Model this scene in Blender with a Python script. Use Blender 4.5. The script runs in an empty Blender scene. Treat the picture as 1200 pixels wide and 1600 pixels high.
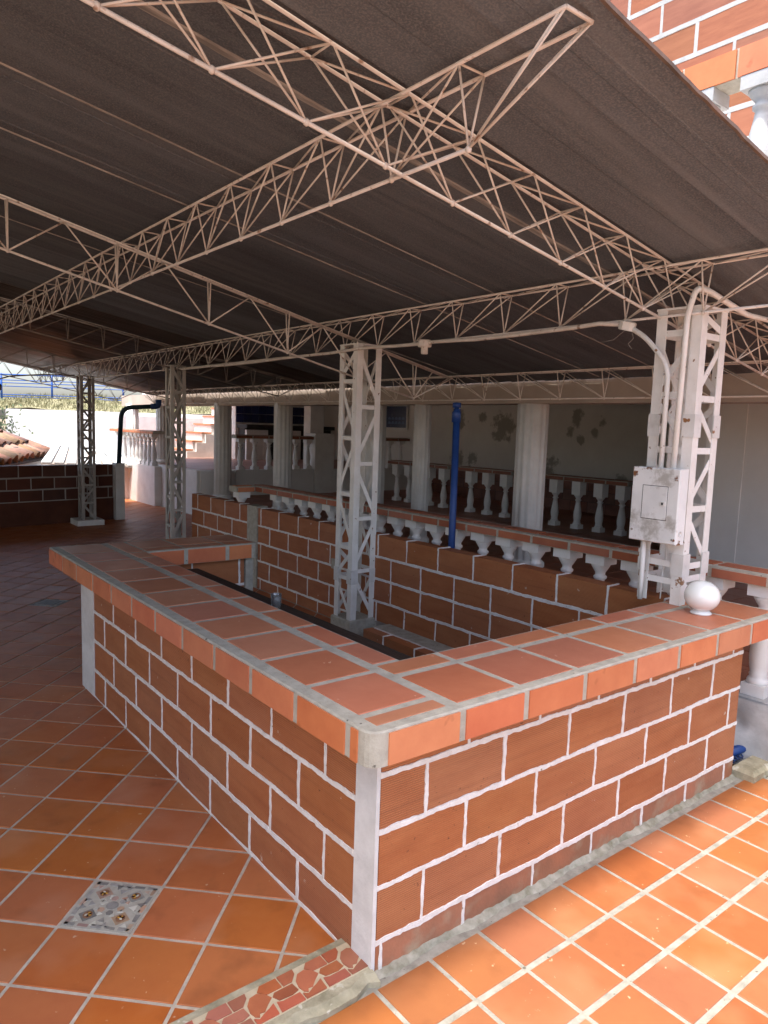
import bpy, bmesh, math, random
from math import sin, cos, pi, radians, sqrt
from mathutils import Vector, Matrix
random.seed(7)
SC = bpy.context.scene
COL = SC.collection

# ------------------------------------------------------------------ camera, sky, sun, exposure
CAM = Vector((-1.46755, -1.84231, 1.93333))
YAW, PITCH, ROLL, FPX = 0.9017, -0.1170, 0.0328, 1131.6
_fw = Vector((cos(YAW)*cos(PITCH), sin(YAW)*cos(PITCH), sin(PITCH)))
_r = Vector((sin(YAW), -cos(YAW), 0)); _u = _r.cross(_fw)
_r2 = _r*cos(ROLL)+_u*sin(ROLL); _u2 = -_r*sin(ROLL)+_u*cos(ROLL)
cam_d = bpy.data.cameras.new('camera'); cam = bpy.data.objects.new('camera', cam_d); COL.objects.link(cam)
cam_d.sensor_fit = 'VERTICAL'; cam_d.sensor_height = 36.0; cam_d.lens = FPX/1600*36
cam_d.clip_start = 0.05; cam_d.clip_end = 1500
m = Matrix((_r2, _u2, -_fw)).transposed().to_4x4(); m.translation = CAM
cam.matrix_world = m; SC.camera = cam

SUN_EL, SUN_AZ = radians(73), radians(193)          # azimuth measured from +X, counter-clockwise: where the sun stands
w = bpy.data.worlds.new('World'); SC.world = w; w.use_nodes = True
nt = w.node_tree; nt.nodes.clear()
sky = nt.nodes.new('ShaderNodeTexSky'); sky.sky_type = 'NISHITA'; sky.sun_disc = False
sky.sun_elevation = SUN_EL; sky.sun_rotation = pi/2-SUN_AZ
sky.air_density = 0.85; sky.dust_density = 4.0; sky.ozone_density = 0.2
bg = nt.nodes.new('ShaderNodeBackground'); bg.inputs[1].default_value = 0.15
out = nt.nodes.new('ShaderNodeOutputWorld'); nt.links.new(sky.outputs[0], bg.inputs[0]); nt.links.new(bg.outputs[0], out.inputs[0])
sun_d = bpy.data.lights.new('sun', 'SUN'); sun_d.energy = 2.0; sun_d.angle = radians(2.6); sun_d.color = (1, .95, .87)
sun = bpy.data.objects.new('sun', sun_d); COL.objects.link(sun)
sdir = Vector((cos(SUN_EL)*cos(SUN_AZ), cos(SUN_EL)*sin(SUN_AZ), sin(SUN_EL)))
sun.rotation_euler = sdir.to_track_quat('Z', 'Y').to_euler(); sun.location = (0, 0, 30)
SC.view_settings.view_transform = 'Standard'; SC.view_settings.look = 'None'
SC.view_settings.exposure = 1.85; SC.view_settings.gamma = 1; SC.view_settings.use_curve_mapping = False
SC.render.engine = 'CYCLES'
SC.cycles.max_bounces = 10; SC.cycles.diffuse_bounces = 6; SC.cycles.glossy_bounces = 4
SC.cycles.use_denoising = True
SC.cycles.sample_clamp_indirect = 6

def pix(p):
    d = Vector(p)-CAM; z = d.dot(_fw)
    if z < .05: return None
    return (600+FPX*d.dot(_r2)/z, 800-FPX*d.dot(_u2)/z, z)
def inview(p, mar=60):
    q = pix(p); return q is not None and -mar < q[0] < 1200+mar and -mar < q[1] < 1600+mar

# ------------------------------------------------------------------ materials
def lin(r, g, b):
    f = lambda c: (c/255/12.92 if c/255 <= .04045 else ((c/255+.055)/1.055)**2.4)
    return (f(r), f(g), f(b), 1)
def mat(name, c1, c2=None, rough=.6, scale=4.0, stretch=(1, 1, 1), contrast=(.35, .65), bump=.0, bscale=60.0, var=.0,
        hue=.0, spec=.4, metal=0.0, ribs=None, streak=None, spots=None, specks=None, coat=0, rvar=.12, local=False, detail=6):
    """Principled material: two colours mixed by noise on the object's own place, per-object tint from obj.color."""
    mt = bpy.data.materials.new(name); mt.use_nodes = True; t = mt.node_tree; N = t.nodes; L = t.links
    b = N['Principled BSDF']; b.inputs['Roughness'].default_value = rough; b.inputs['Metallic'].default_value = metal
    b.inputs['Specular IOR Level'].default_value = spec
    if coat: b.inputs['Coat Weight'].default_value = coat; b.inputs['Coat Roughness'].default_value = .12
    oi = N.new('ShaderNodeObjectInfo')
    if local:
        src = N.new('ShaderNodeTexCoord').outputs['Object']
    else:
        src = N.new('ShaderNodeNewGeometry').outputs['Position']
    off = N.new('ShaderNodeVectorMath'); off.operation = 'MULTIPLY_ADD'
    off.inputs[1].default_value = (1, 1, 1); L.new(src, off.inputs[0])
    cmb = N.new('ShaderNodeVectorMath'); cmb.operation = 'SCALE'; cmb.inputs[0].default_value = (37, 19, 11); L.new(oi.outputs['Random'], cmb.inputs[3])
    L.new(cmb.outputs[0], off.inputs[2])
    st = N.new('ShaderNodeVectorMath'); st.operation = 'MULTIPLY'; st.inputs[1].default_value = stretch; L.new(off.outputs[0], st.inputs[0])
    n1 = N.new('ShaderNodeTexNoise'); n1.inputs['Scale'].default_value = scale; n1.inputs['Detail'].default_value = detail; n1.inputs['Roughness'].default_value = .62
    L.new(st.outputs[0], n1.inputs['Vector'])
    mr = N.new('ShaderNodeMapRange'); mr.inputs[1].default_value = contrast[0]; mr.inputs[2].default_value = contrast[1]; L.new(n1.outputs[0], mr.inputs[0])
    mx = N.new('ShaderNodeMix'); mx.data_type = 'RGBA'
    mx.inputs[6].default_value = c1; mx.inputs[7].default_value = c2 or c1; L.new(mr.outputs[0], mx.inputs[0])
    col = mx.outputs[2]
    heights = []
    if streak:   # (colour, scale, stretch, lo, hi, amount)
        sc2, s2, lo, hi, am = streak[1:]
        v = N.new('ShaderNodeVectorMath'); v.operation = 'MULTIPLY'; v.inputs[1].default_value = s2; L.new(off.outputs[0], v.inputs[0])
        n2 = N.new('ShaderNodeTexNoise'); n2.inputs['Scale'].default_value = sc2; n2.inputs['Detail'].default_value = 5; L.new(v.outputs[0], n2.inputs['Vector'])
        m2 = N.new('ShaderNodeMapRange'); m2.inputs[1].default_value = lo; m2.inputs[2].default_value = hi; m2.inputs[4].default_value = am; L.new(n2.outputs[0], m2.inputs[0])
        x2 = N.new('ShaderNodeMix'); x2.data_type = 'RGBA'; x2.inputs[7].default_value = streak[0]; L.new(m2.outputs[0], x2.inputs[0]); L.new(col, x2.inputs[6]); col = x2.outputs[2]
    if spots:    # (colour, scale, threshold, softness)
        n3 = N.new('ShaderNodeTexNoise'); n3.inputs['Scale'].default_value = spots[1]; n3.inputs['Detail'].default_value = 3; L.new(off.outputs[0], n3.inputs['Vector'])
        m3 = N.new('ShaderNodeMapRange'); m3.inputs[1].default_value = spots[2]; m3.inputs[2].default_value = spots[2]+spots[3]; L.new(n3.outputs[0], m3.inputs[0])
        x3 = N.new('ShaderNodeMix'); x3.data_type = 'RGBA'; x3.inputs[7].default_value = spots[0]; L.new(m3.outputs[0], x3.inputs[0]); L.new(col, x3.inputs[6]); col = x3.outputs[2]
    if specks:
        n5 = N.new('ShaderNodeTexNoise'); n5.inputs['Scale'].default_value = specks[1]; n5.inputs['Detail'].default_value = 5; L.new(off.outputs[0], n5.inputs['Vector'])
        m5 = N.new('ShaderNodeMapRange'); m5.inputs[1].default_value = specks[2]; m5.inputs[2].default_value = specks[2]+specks[3]; L.new(n5.outputs[0], m5.inputs[0])
        x5 = N.new('ShaderNodeMix'); x5.data_type = 'RGBA'; x5.inputs[7].default_value = specks[0]; L.new(m5.outputs[0], x5.inputs[0]); L.new(col, x5.inputs[6]); col = x5.outputs[2]
    if ribs:     # fine extrusion grooves of hollow brick: (period m, colour darkening)
        sp = N.new('ShaderNodeSeparateXYZ'); L.new(src, sp.inputs[0])
        ml = N.new('ShaderNodeMath'); ml.operation = 'MULTIPLY'; ml.inputs[1].default_value = 2*pi/ribs[0]; L.new(sp.outputs[2], ml.inputs[0])
        sn = N.new('ShaderNodeMath'); sn.operation = 'SINE'; L.new(ml.outputs[0], sn.inputs[0])
        # patchy strength
        n4 = N.new('ShaderNodeTexNoise'); n4.inputs['Scale'].default_value = 2.2; L.new(off.outputs[0], n4.inputs['Vector'])
        m4 = N.new('ShaderNodeMapRange'); m4.inputs[1].default_value = .38; m4.inputs[2].default_value = .62; m4.inputs[3].default_value = .35; L.new(n4.outputs[0], m4.inputs[0])
        pr = N.new('ShaderNodeMath'); pr.operation = 'MULTIPLY'; L.new(sn.outputs[0], pr.inputs[0]); L.new(m4.outputs[0], pr.inputs[1])
        dk = N.new('ShaderNodeMapRange'); dk.inputs[1].default_value = -1; dk.inputs[2].default_value = 1; dk.inputs[3].default_value = 1-ribs[1]; dk.inputs[4].default_value = 1.0; L.new(pr.outputs[0], dk.inputs[0])
        sm = N.new('ShaderNodeVectorMath'); sm.operation = 'SCALE'; L.new(col, sm.inputs[0]); L.new(dk.outputs[0], sm.inputs[3]); col = sm.outputs[0]
        heights.append((pr.outputs[0], .35))
    if var or hue:
        sepc = N.new('ShaderNodeSeparateColor'); L.new(oi.outputs['Color'], sepc.inputs[0])
        hv = N.new('ShaderNodeHueSaturation')
        a = N.new('ShaderNodeMapRange'); a.inputs[3].default_value = 1-var; a.inputs[4].default_value = 1+var; L.new(sepc.outputs[0], a.inputs[0]); L.new(a.outputs[0], hv.inputs['Value'])
        h = N.new('ShaderNodeMapRange'); h.inputs[3].default_value = .5-hue; h.inputs[4].default_value = .5+hue; L.new(sepc.outputs[1], h.inputs[0]); L.new(h.outputs[0], hv.inputs['Hue'])
        s = N.new('ShaderNodeMapRange'); s.inputs[3].default_value = 1-var*.8; s.inputs[4].default_value = 1+var*.4; L.new(sepc.outputs[2], s.inputs[0]); L.new(s.outputs[0], hv.inputs['Saturation'])
        L.new(col, hv.inputs['Color']); col = hv.outputs[0]
    L.new(col, b.inputs['Base Color'])
    rr = N.new('ShaderNodeMapRange'); rr.inputs[3].default_value = max(.03, rough-rvar); rr.inputs[4].default_value = min(1, rough+rvar); L.new(n1.outputs[0], rr.inputs[0]); L.new(rr.outputs[0], b.inputs['Roughness'])
    if bump:
        nb = N.new('ShaderNodeTexNoise'); nb.inputs['Scale'].default_value = bscale; nb.inputs['Detail'].default_value = 5; L.new(off.outputs[0], nb.inputs['Vector'])
        hsrc = nb.outputs[0]
        for hs, k in heights:
            ad = N.new('ShaderNodeMath'); ad.operation = 'MULTIPLY_ADD'; ad.inputs[1].default_value = k; L.new(hs, ad.inputs[0]); L.new(hsrc, ad.inputs[2]); hsrc = ad.outputs[0]
        bp = N.new('ShaderNodeBump'); bp.inputs['Strength'].default_value = bump; bp.inputs['Distance'].default_value = .004; L.new(hsrc, bp.inputs['Height']); L.new(bp.outputs[0], b.inputs['Normal'])
    return mt

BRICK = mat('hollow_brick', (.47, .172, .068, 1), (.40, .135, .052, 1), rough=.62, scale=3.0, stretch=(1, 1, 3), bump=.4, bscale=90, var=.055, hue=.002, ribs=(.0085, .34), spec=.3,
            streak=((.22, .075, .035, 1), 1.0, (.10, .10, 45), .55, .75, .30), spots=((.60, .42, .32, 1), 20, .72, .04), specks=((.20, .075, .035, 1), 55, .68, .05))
BRICKDARK = mat('dark_brick', (.115, .034, .018, 1), (.075, .022, .013, 1), rough=.5, scale=3, bump=.3, var=.15, hue=.005)  # brick colour much darker than the counter brick
BASEBRICK = mat('damp_brick', (.40, .15, .075, 1), (.27, .12, .065, 1), rough=.7, scale=4, bump=.5, bscale=70, var=.08, spots=((.36, .29, .19, 1), 7, .56, .25))
MORTAR = mat('white_mortar', (.80, .77, .74, 1), (.66, .62, .58, 1), rough=.8, scale=14, bump=.9, bscale=120, spots=((.30, .26, .19, 1), 30, .70, .05))
WALLCORE = mat('rough_masonry', (.40, .36, .32, 1), (.28, .24, .2, 1), rough=.85, scale=10, bump=.6)
POSTW = mat('whitewashed_post', (.70, .68, .66, 1), (.56, .54, .52, 1), rough=.75, scale=7, bump=.6, bscale=80)
CEMENT = mat('grey_grout', (.46, .43, .36, 1), (.34, .315, .26, 1), rough=.75, scale=16, bump=.6, bscale=150, spots=((.12, .11, .09, 1), 40, .70, .04))
GROUTF = mat('floor_grout', (.56, .50, .41, 1), (.42, .37, .30, 1), rough=.8, scale=20, bump=.5, bscale=150)
CURB = mat('mossy_concrete', (.42, .38, .27, 1), (.22, .20, .13, 1), rough=.85, scale=9, bump=1.0, bscale=60, spots=((.50, .47, .38, 1), 22, .62, .06))
TOPTILE = mat('counter_tile', (.48, .182, .098, 1), (.41, .145, .076, 1), rough=.42, scale=4.5, bump=.10, bscale=40, var=.10, hue=.006, spec=.35, spots=((.60, .36, .26, 1), 30, .72, .03), contrast=(.3, .75))
LIPTILE = mat('lip_tile', (.58, .195, .085, 1), (.50, .150, .065, 1), rough=.5, scale=4, bump=.10, bscale=40, var=.07, hue=.006, spec=.35, spots=((.28, .08, .03, 1), 7, .66, .1))
FLOORT = mat('floor_tile', (.47, .148, .040, 1), (.39, .108, .029, 1), rough=.5, scale=3.2, bump=.14, bscale=35, var=.07, hue=.003, spec=.35, contrast=(.28, .75), rvar=.14,
             spots=((.50, .21, .10, 1), 2.6, .52, .30), streak=((.24, .075, .024, 1), 7, (1, 1, 1), .54, .78, .6), specks=((.58, .36, .22, 1), 34, .70, .04))
WALKT = mat('walkway_tile', (.29, .100, .034, 1), (.24, .076, .025, 1), rough=.5, scale=3.0, bump=.14, bscale=35, var=.08, hue=.004, spec=.4, contrast=(.28, .75), spots=((.36, .16, .075, 1), 2.6, .52, .30), streak=((.17, .055, .018, 1), 8, (1, 1, 1), .56, .78, .5), specks=((.46, .30, .18, 1), 34, .70, .04))
TERRT = mat('terrace_tile', (.32, .115, .065, 1), (.23, .08, .045, 1), rough=.45, scale=1.2, bump=.1, var=.1)
WHITE = mat('white_paint', (.78, .77, .74, 1), (.68, .66, .63, 1), rough=.6, scale=4, bump=.25, bscale=70)
WHITEG = mat('white_gloss_paint', (.80, .79, .77, 1), (.72, .70, .68, 1), rough=.4, scale=5, bump=.12, bscale=60, var=.04)
RUSTY = mat('chipped_white_enamel', (.74, .73, .70, 1), (.62, .60, .56, 1), rough=.5, scale=6, bump=.25, bscale=50, spots=((.26, .12, .045, 1), 11, .665, .03), streak=((.42, .40, .36, 1), 9, (1, 1, 1), .58, .75, .6))
TOWERP = TOWERM = mat('white_steel_paint', (.84, .82, .78, 1), (.72, .69, .64, 1), rough=.5, scale=6, bump=.2, spots=((.26, .15, .08, 1), 28, .70, .03))
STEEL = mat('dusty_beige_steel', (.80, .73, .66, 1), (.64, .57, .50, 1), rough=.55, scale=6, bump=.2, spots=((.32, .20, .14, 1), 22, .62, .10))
STEELD = mat('dark_steel', (.36, .31, .27, 1), (.26, .22, .19, 1), rough=.6, scale=6)  # dark steel; on the far trusses silhouette shade is put into this colour
ROOF = mat('tarred_roof_sheet', (.132, .148, .170, 1), (.070, .079, .092, 1), rough=.75, scale=2.2, stretch=(.35, 2.6, 1), bump=.9, bscale=140, var=.27, spec=.25, detail=12, contrast=(.30, .72),
           streak=((.23, .24, .25, 1), 2.2, (.10, 5, 1), .50, .80, .6), spots=((.21, .215, .22, 1), 120, .42, .40))
ROOFC = mat('old_corrugated_sheet', (.17, .16, .15, 1), (.07, .062, .058, 1), rough=.42, scale=1.5, stretch=(.3, 5, 1), bump=.2, var=.25, spec=.5)
BATTEN = mat('dusty_seam_strip', (.40, .37, .34, 1), (.20, .185, .17, 1), rough=.8, scale=8, stretch=(.5, 4, 1), bump=.5)
BEAMM = mat('beige_beam_paint', (.50, .41, .34, 1), (.42, .34, .28, 1), rough=.75, scale=2, stretch=(1, 1, 1), bump=.3, spots=((.18, .14, .11, 1), 5, .72, .03))
PLASTER = mat('grey_white_plaster', (.74, .72, .69, 1), (.66, .64, .61, 1), rough=.8, scale=1.2, bump=.3)
BLUEPIPE = mat('blue_pipe_paint', (.014, .055, .22, 1), (.010, .040, .16, 1), rough=.45, scale=6, bump=.1)
BLUED = mat('dark_teal_pipe_paint', (.018, .05, .075, 1), (.012, .035, .05, 1), rough=.5)
BLUERAIL = mat('blue_railing_paint', (.016, .09, .36, 1), (.012, .07, .28, 1), rough=.5)
BLUET = mat('blue_glazed_tile', (.008, .016, .10, 1), (.006, .012, .07, 1), rough=.25, var=.2, scale=5)
DARK = mat('dark_interior', (.035, .031, .028, 1), (.025, .022, .02, 1), rough=.7)  # near-black painting the shade inside the kitchen recess, door gap and keyhole
WOODD = mat('dark_wood', (.045, .026, .018, 1), (.025, .015, .011, 1), rough=.7, scale=6, stretch=(8, 1, 1), bump=.4)
CLAY = mat('weathered_clay_tile', (.36, .19, .115, 1), (.19, .125, .09, 1), rough=.85, scale=3, bump=.5, var=.28, hue=.02, spots=((.10, .085, .07, 1), 8, .58, .1))
ZINC = mat('pale_zinc_sheet', (.62, .66, .66, 1), (.52, .56, .56, 1), rough=.5, scale=3)
STUCCO = mat('rough_white_stucco', (.76, .77, .78, 1), (.64, .65, .67, 1), rough=.9, scale=2.5, bump=1.0, bscale=14)
ROUGHP = mat('rough_grey_render', (.48, .48, .48, 1), (.36, .36, .36, 1), rough=.85, scale=7, bump=1.0, bscale=22)
GRASSM = mat('dry_grass', (.22, .21, .12, 1), (.14, .145, .07, 1), rough=.9, scale=1.5, var=.25, hue=.03)
EARTH = mat('packed_earth', (.26, .20, .13, 1), (.19, .15, .09, 1), rough=.95, scale=.6, bump=.5, bscale=8)
LEAF = mat('leaf_green', (.07, .10, .035, 1), (.045, .07, .022, 1), rough=.6, scale=3, var=.35, hue=.03)
BARK = mat('bark', (.16, .12, .085, 1), (.09, .07, .05, 1), rough=.9, scale=8, bump=.8)
STEPT = mat('step_tile', (.50, .22, .12, 1), (.42, .17, .09, 1), rough=.6, var=.1)
GLASSW = mat('opal_glass', (.86, .88, .85, 1), (.84, .86, .83, 1), rough=.06, spec=.5, coat=1, rvar=.02)
GLASSW.node_tree.nodes['Principled BSDF'].inputs['Coat IOR'].default_value = 1.5
GLASSW.node_tree.nodes['Principled BSDF'].inputs['Subsurface Weight'].default_value = .6
GLASSW.node_tree.nodes['Principled BSDF'].inputs['Subsurface Radius'].default_value = (.05, .05, .05)
MOSBED = mat('mosaic_bed', (.45, .42, .35, 1), (.37, .345, .285, 1), rough=.8, scale=25)
STONEA = mat('mosaic_stone_grey', (.20, .19, .17, 1), (.30, .28, .25, 1), rough=.6, scale=30, var=.35, hue=.01)
STONEB = mat('mosaic_stone_rose', (.42, .27, .19, 1), (.36, .24, .18, 1), rough=.6, scale=30, var=.25, hue=.02)
STONEC = mat('mosaic_stone_pale', (.55, .53, .45, 1), (.48, .46, .38, 1), rough=.6, scale=30, var=.2)
MEDAL = mat('brown_ceramic', (.16, .065, .03, 1), (.30, .17, .10, 1), rough=.35, scale=40)
YELLOW = mat('yellow_ceramic', (.62, .34, .06, 1), (.5, .26, .04, 1), rough=.3)
BLACKC = mat('black_ceramic', (.03, .014, .01, 1), rough=.3)
BIRDT = mat('red_relief_tile', (.38, .115, .058, 1), (.31, .088, .045, 1), rough=.45, scale=8, bump=.2, var=.16, hue=.008)
def masked(mt, pts, colour, nscale, lo, hi, amp=.6):
    """stains of one colour round given places on the object, broken up by noise"""
    t = mt.node_tree; N = t.nodes; L = t.links; b = N['Principled BSDF']; src = b.inputs['Base Color'].links[0].from_socket
    g = N.new('ShaderNodeNewGeometry'); nz = N.new('ShaderNodeTexNoise'); nz.inputs['Scale'].default_value = nscale; nz.inputs['Detail'].default_value = 7; nz.inputs['Roughness'].default_value = .65; L.new(g.outputs['Position'], nz.inputs['Vector'])
    acc = None
    for x, y, z, r in pts:
        d = N.new('ShaderNodeVectorMath'); d.operation = 'DISTANCE'; d.inputs[1].default_value = (x, y, z); L.new(g.outputs['Position'], d.inputs[0])
        mr = N.new('ShaderNodeMapRange'); mr.inputs[1].default_value = 0; mr.inputs[2].default_value = r; mr.inputs[3].default_value = amp; mr.inputs[4].default_value = 0; L.new(d.outputs['Value'], mr.inputs[0])
        if acc is None: acc = mr.outputs[0]
        else:
            mm = N.new('ShaderNodeMath'); mm.operation = 'MAXIMUM'; L.new(acc, mm.inputs[0]); L.new(mr.outputs[0], mm.inputs[1]); acc = mm.outputs[0]
    ad = N.new('ShaderNodeMath'); L.new(acc, ad.inputs[0]); L.new(nz.outputs[0], ad.inputs[1])
    st = N.new('ShaderNodeMapRange'); st.inputs[1].default_value = lo; st.inputs[2].default_value = hi; L.new(ad.outputs[0], st.inputs[0])
    x = N.new('ShaderNodeMix'); x.data_type = 'RGBA'; x.inputs[7].default_value = colour; L.new(st.outputs[0], x.inputs[0]); L.new(src, x.inputs[6]); L.new(x.outputs[2], b.inputs['Base Color'])
    return mt
BOXM = mat('stained_white_enamel', (.80, .80, .78, 1), (.70, .70, .68, 1), rough=.5, scale=5, bump=.25, bscale=50)
masked(BOXM, [(2.32, .47, 1.40, .16), (2.32, .40, 1.70, .15), (2.32, .57, 1.45, .1), (2.32, .34, 1.44, .09)], (.44, .42, .38, 1), 26, .78, 1.05)
masked(BOXM, [(2.34, .598, 1.745, .075), (2.32, .585, 1.715, .05), (2.34, .50, 1.752, .07), (2.32, .325, 1.70, .035), (2.35, .30, 1.325, .06), (2.32, .312, 1.35, .02)], (.20, .085, .035, 1), 40, .86, .93)
masked(TOWERP, [(2.425, .305, 1.10, .10), (2.425, .58, 1.12, .12), (2.425, .305, 1.22, .08)], (.30, .16, .08, 1), 40, .92, .99)

# ------------------------------------------------------------------ mesh and object helpers
class MB:
    def __init__(s): s.v = []; s.f = []; s.smooth = []
    def add(s, vs, fs, smooth=False):
        o = len(s.v); s.v += [tuple(p) for p in vs]; s.f += [tuple(i+o for i in f) for f in fs]; s.smooth += [smooth]*len(fs); return s
    def box(s, a, b):
        x0, y0, z0 = a; x1, y1, z1 = b
        return s.add([(x0, y0, z0), (x1, y0, z0), (x1, y1, z0), (x0, y1, z0), (x0, y0, z1), (x1, y0, z1), (x1, y1, z1), (x0, y1, z1)],
                     [(0, 3, 2, 1), (4, 5, 6, 7), (0, 1, 5, 4), (1, 2, 6, 5), (2, 3, 7, 6), (3, 0, 4, 7)])
    def bbox(s, a, b, r):
        """box with chamfered top edges"""
        x0, y0, z0 = a; x1, y1, z1 = b
        ring = lambda z, d: [(x0+d, y0+d, z), (x1-d, y0+d, z), (x1-d, y1-d, z), (x0+d, y1-d, z)]
        vs = ring(z0, 0)+ring(z1-r, 0)+ring(z1, r)
        fs = [(3, 2, 1, 0), (8, 9, 10, 11)]
        for k in (0, 4):
            for i in range(4): j = (i+1) % 4; fs.append((k+i, k+j, k+4+j, k+4+i))
        return s.add(vs, fs)
    def prism(s, poly, z0, z1):
        n = len(poly); vs = [(p[0], p[1], z0) for p in poly]+[(p[0], p[1], z1) for p in poly]
        fs = [tuple(range(n-1, -1, -1)), tuple(range(n, 2*n))]+[(i, (i+1) % n, n+(i+1) % n, n+i) for i in range(n)]
        return s.add(vs, fs)
    def lathe(s, prof, n=14, c=(0, 0), smooth=True):
        vs = []; fs = []
        for r, z in prof:
            for i in range(n): a = 2*pi*i/n; vs.append((c[0]+r*cos(a), c[1]+r*sin(a), z))
        for k in range(len(prof)-1):
            for i in range(n): j = (i+1) % n; fs.append((k*n+i, k*n+j, (k+1)*n+j, (k+1)*n+i))
        fs.append(tuple(range(n-1, -1, -1))); fs.append(tuple((len(prof)-1)*n+i for i in range(n)))
        return s.add(vs, fs, smooth)
    def tube(s, pts, r, n=8):
        pts = [Vector(p) for p in pts]; vs = []; fs = []; ref = None
        for i, p in enumerate(pts):
            t = (pts[min(i+1, len(pts)-1)]-pts[max(i-1, 0)]).normalized()
            if ref is None: ref = t.orthogonal().normalized()
            ref = (ref-t*ref.dot(t)).normalized(); b = t.cross(ref)
            for k in range(n): a = 2*pi*k/n; vs.append(p+ref*r*cos(a)+b*r*sin(a))
        for i in range(len(pts)-1):
            for k in range(n): j = (k+1) % n; fs.append((i*n+k, i*n+j, (i+1)*n+j, (i+1)*n+k))
        fs.append(tuple(range(n-1, -1, -1))); fs.append(tuple((len(pts)-1)*n+k for k in range(n)))
        return s.add(vs, fs, True)
    def mesh(s, name, mt):
        me = bpy.data.meshes.new(name); me.from_pydata(s.v, [], s.f); me.update()
        if any(s.smooth): me.polygons.foreach_set('use_smooth', s.smooth)
        for k in (mt if isinstance(mt, (list, tuple)) else [mt]): me.materials.append(k)
        return me
WORLD = {}
def wloc(o): return WORLD.get(o.name, Vector((0, 0, 0)))
def rc(): return (random.random(), random.random(), random.random(), 1)
def link(name, me, parent=None, loc=(0, 0, 0), mw=None, label=None, kind=None, color=None):
    o = bpy.data.objects.new(name, me); COL.objects.link(o)
    loc = Vector(loc) if mw is None else mw.translation.copy()
    base = wloc(parent) if parent else Vector((0, 0, 0))
    if parent: o.parent = parent
    if mw is not None:
        q = mw.copy(); q.translation = loc-base; o.matrix_local = q; o.matrix_basis = q
    else: o.location = loc-base
    WORLD[o.name] = loc
    o.color = color or rc()
    if label: o['label'] = label
    if kind: o['kind'] = kind
    return o
def thing(name, label, cat, loc=(0, 0, 0), group=None):
    o = bpy.data.objects.new(name, None); COL.objects.link(o); o.location = loc; o.empty_display_size = .1
    WORLD[o.name] = Vector(loc); o['label'] = label; o['category'] = cat
    if group: o['group'] = group
    return o
def solo(name, me, label, cat, loc=(0, 0, 0), group=None):
    o = link(name, me, None, loc); o['label'] = label; o['category'] = cat
    if group: o['group'] = group
    return o
def struct(name, me, loc=(0, 0, 0)):
    return link(name, me, None, loc, kind='structure')
_cache = {}
def boxmesh(sx, sy, sz, mt, r=0, name='block'):
    k = (round(sx, 3), round(sy, 3), round(sz, 3), mt.name, r)
    if k not in _cache:
        b = MB(); (b.bbox if r else b.box)((-sx/2, -sy/2, -sz/2), (sx/2, sy/2, sz/2), *([r] if r else []))
        _cache[k] = b.mesh(name, mt)
    return _cache[k]
def boxpart(name, a, b, mt, parent, r=0, label=None, tilt=0):
    a = Vector(a); b = Vector(b); d = b-a
    return link(name, boxmesh(d.x, d.y, d.z, mt, r, name), parent, (a+b)/2, label=label)
def rod(name, p0, p1, r, mt, parent, n=6, flat=None):
    p0 = Vector(p0); p1 = Vector(p1); d = p1-p0; l = d.length
    k = ('rod', round(l, 3), r, mt.name, n, flat)
    if k not in _cache:
        b = MB()
        if flat: b.box((-flat[0]/2, -flat[1]/2, 0), (flat[0]/2, flat[1]/2, l))
        else: b.tube([(0, 0, 0), (0, 0, l)], r, n)
        _cache[k] = b.mesh(name, mt)
    mw = Matrix.LocRotScale(p0, d.to_track_quat('Z', 'Y'), None)
    return link(name, _cache[k], parent, mw=mw)
def flatbar(name, p0, p1, nrm, wd, tk, mt, parent):
    p0 = Vector(p0); p1 = Vector(p1); d = p1-p0; l = d.length; k = ('flat', round(l, 3), wd, tk, mt.name)
    if k not in _cache:
        b = MB(); b.box((-wd/2, -tk/2, 0), (wd/2, tk/2, l)); _cache[k] = b.mesh(name, mt)
    z = d/l; y = (Vector(nrm)-z*z.dot(Vector(nrm))).normalized(); x = y.cross(z)
    mw = Matrix((x, y, z)).transposed().to_4x4(); mw.translation = p0
    return link(name, _cache[k], parent, mw=mw)
def ribbon(mb, p0, p1, nrm, hw, h=.003, step=.03, wob=.0022, seed=0):
    """raised mortar bead from p0 to p1 on a face with normal nrm, with uneven edges"""
    p0 = Vector(p0); p1 = Vector(p1); nrm = Vector(nrm); d = p1-p0; l = d.length
    if l < .005: return
    d /= l; side = d.cross(nrm); n = max(1, int(l/step)); vs = []; fs = []; na = nb2 = no = 0.
    for i in range(n+1):
        na = .72*na+random.gauss(0, wob*.75); nb2 = .72*nb2+random.gauss(0, wob*.75); no = .9*no+random.gauss(0, wob*.4)
        t = l*i/n; a = max(hw*.45, hw+na); b = max(hw*.45, hw+nb2); o = no
        p = p0+d*t+side*o; hh = h+random.gauss(0, .0006)
        vs += [p-side*a-nrm*.004, p-side*(a*.82)+nrm*hh, p+side*(b*.82)+nrm*hh, p+side*b-nrm*.004]
    for i in range(n):
        k = i*4
        for j in range(3): fs.append((k+j, k+j+1, k+5+j, k+4+j))
    fs += [(3, 2, 1, 0), (n*4, n*4+1, n*4+2, n*4+3)]
    mb.add(vs, fs, False)
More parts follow.
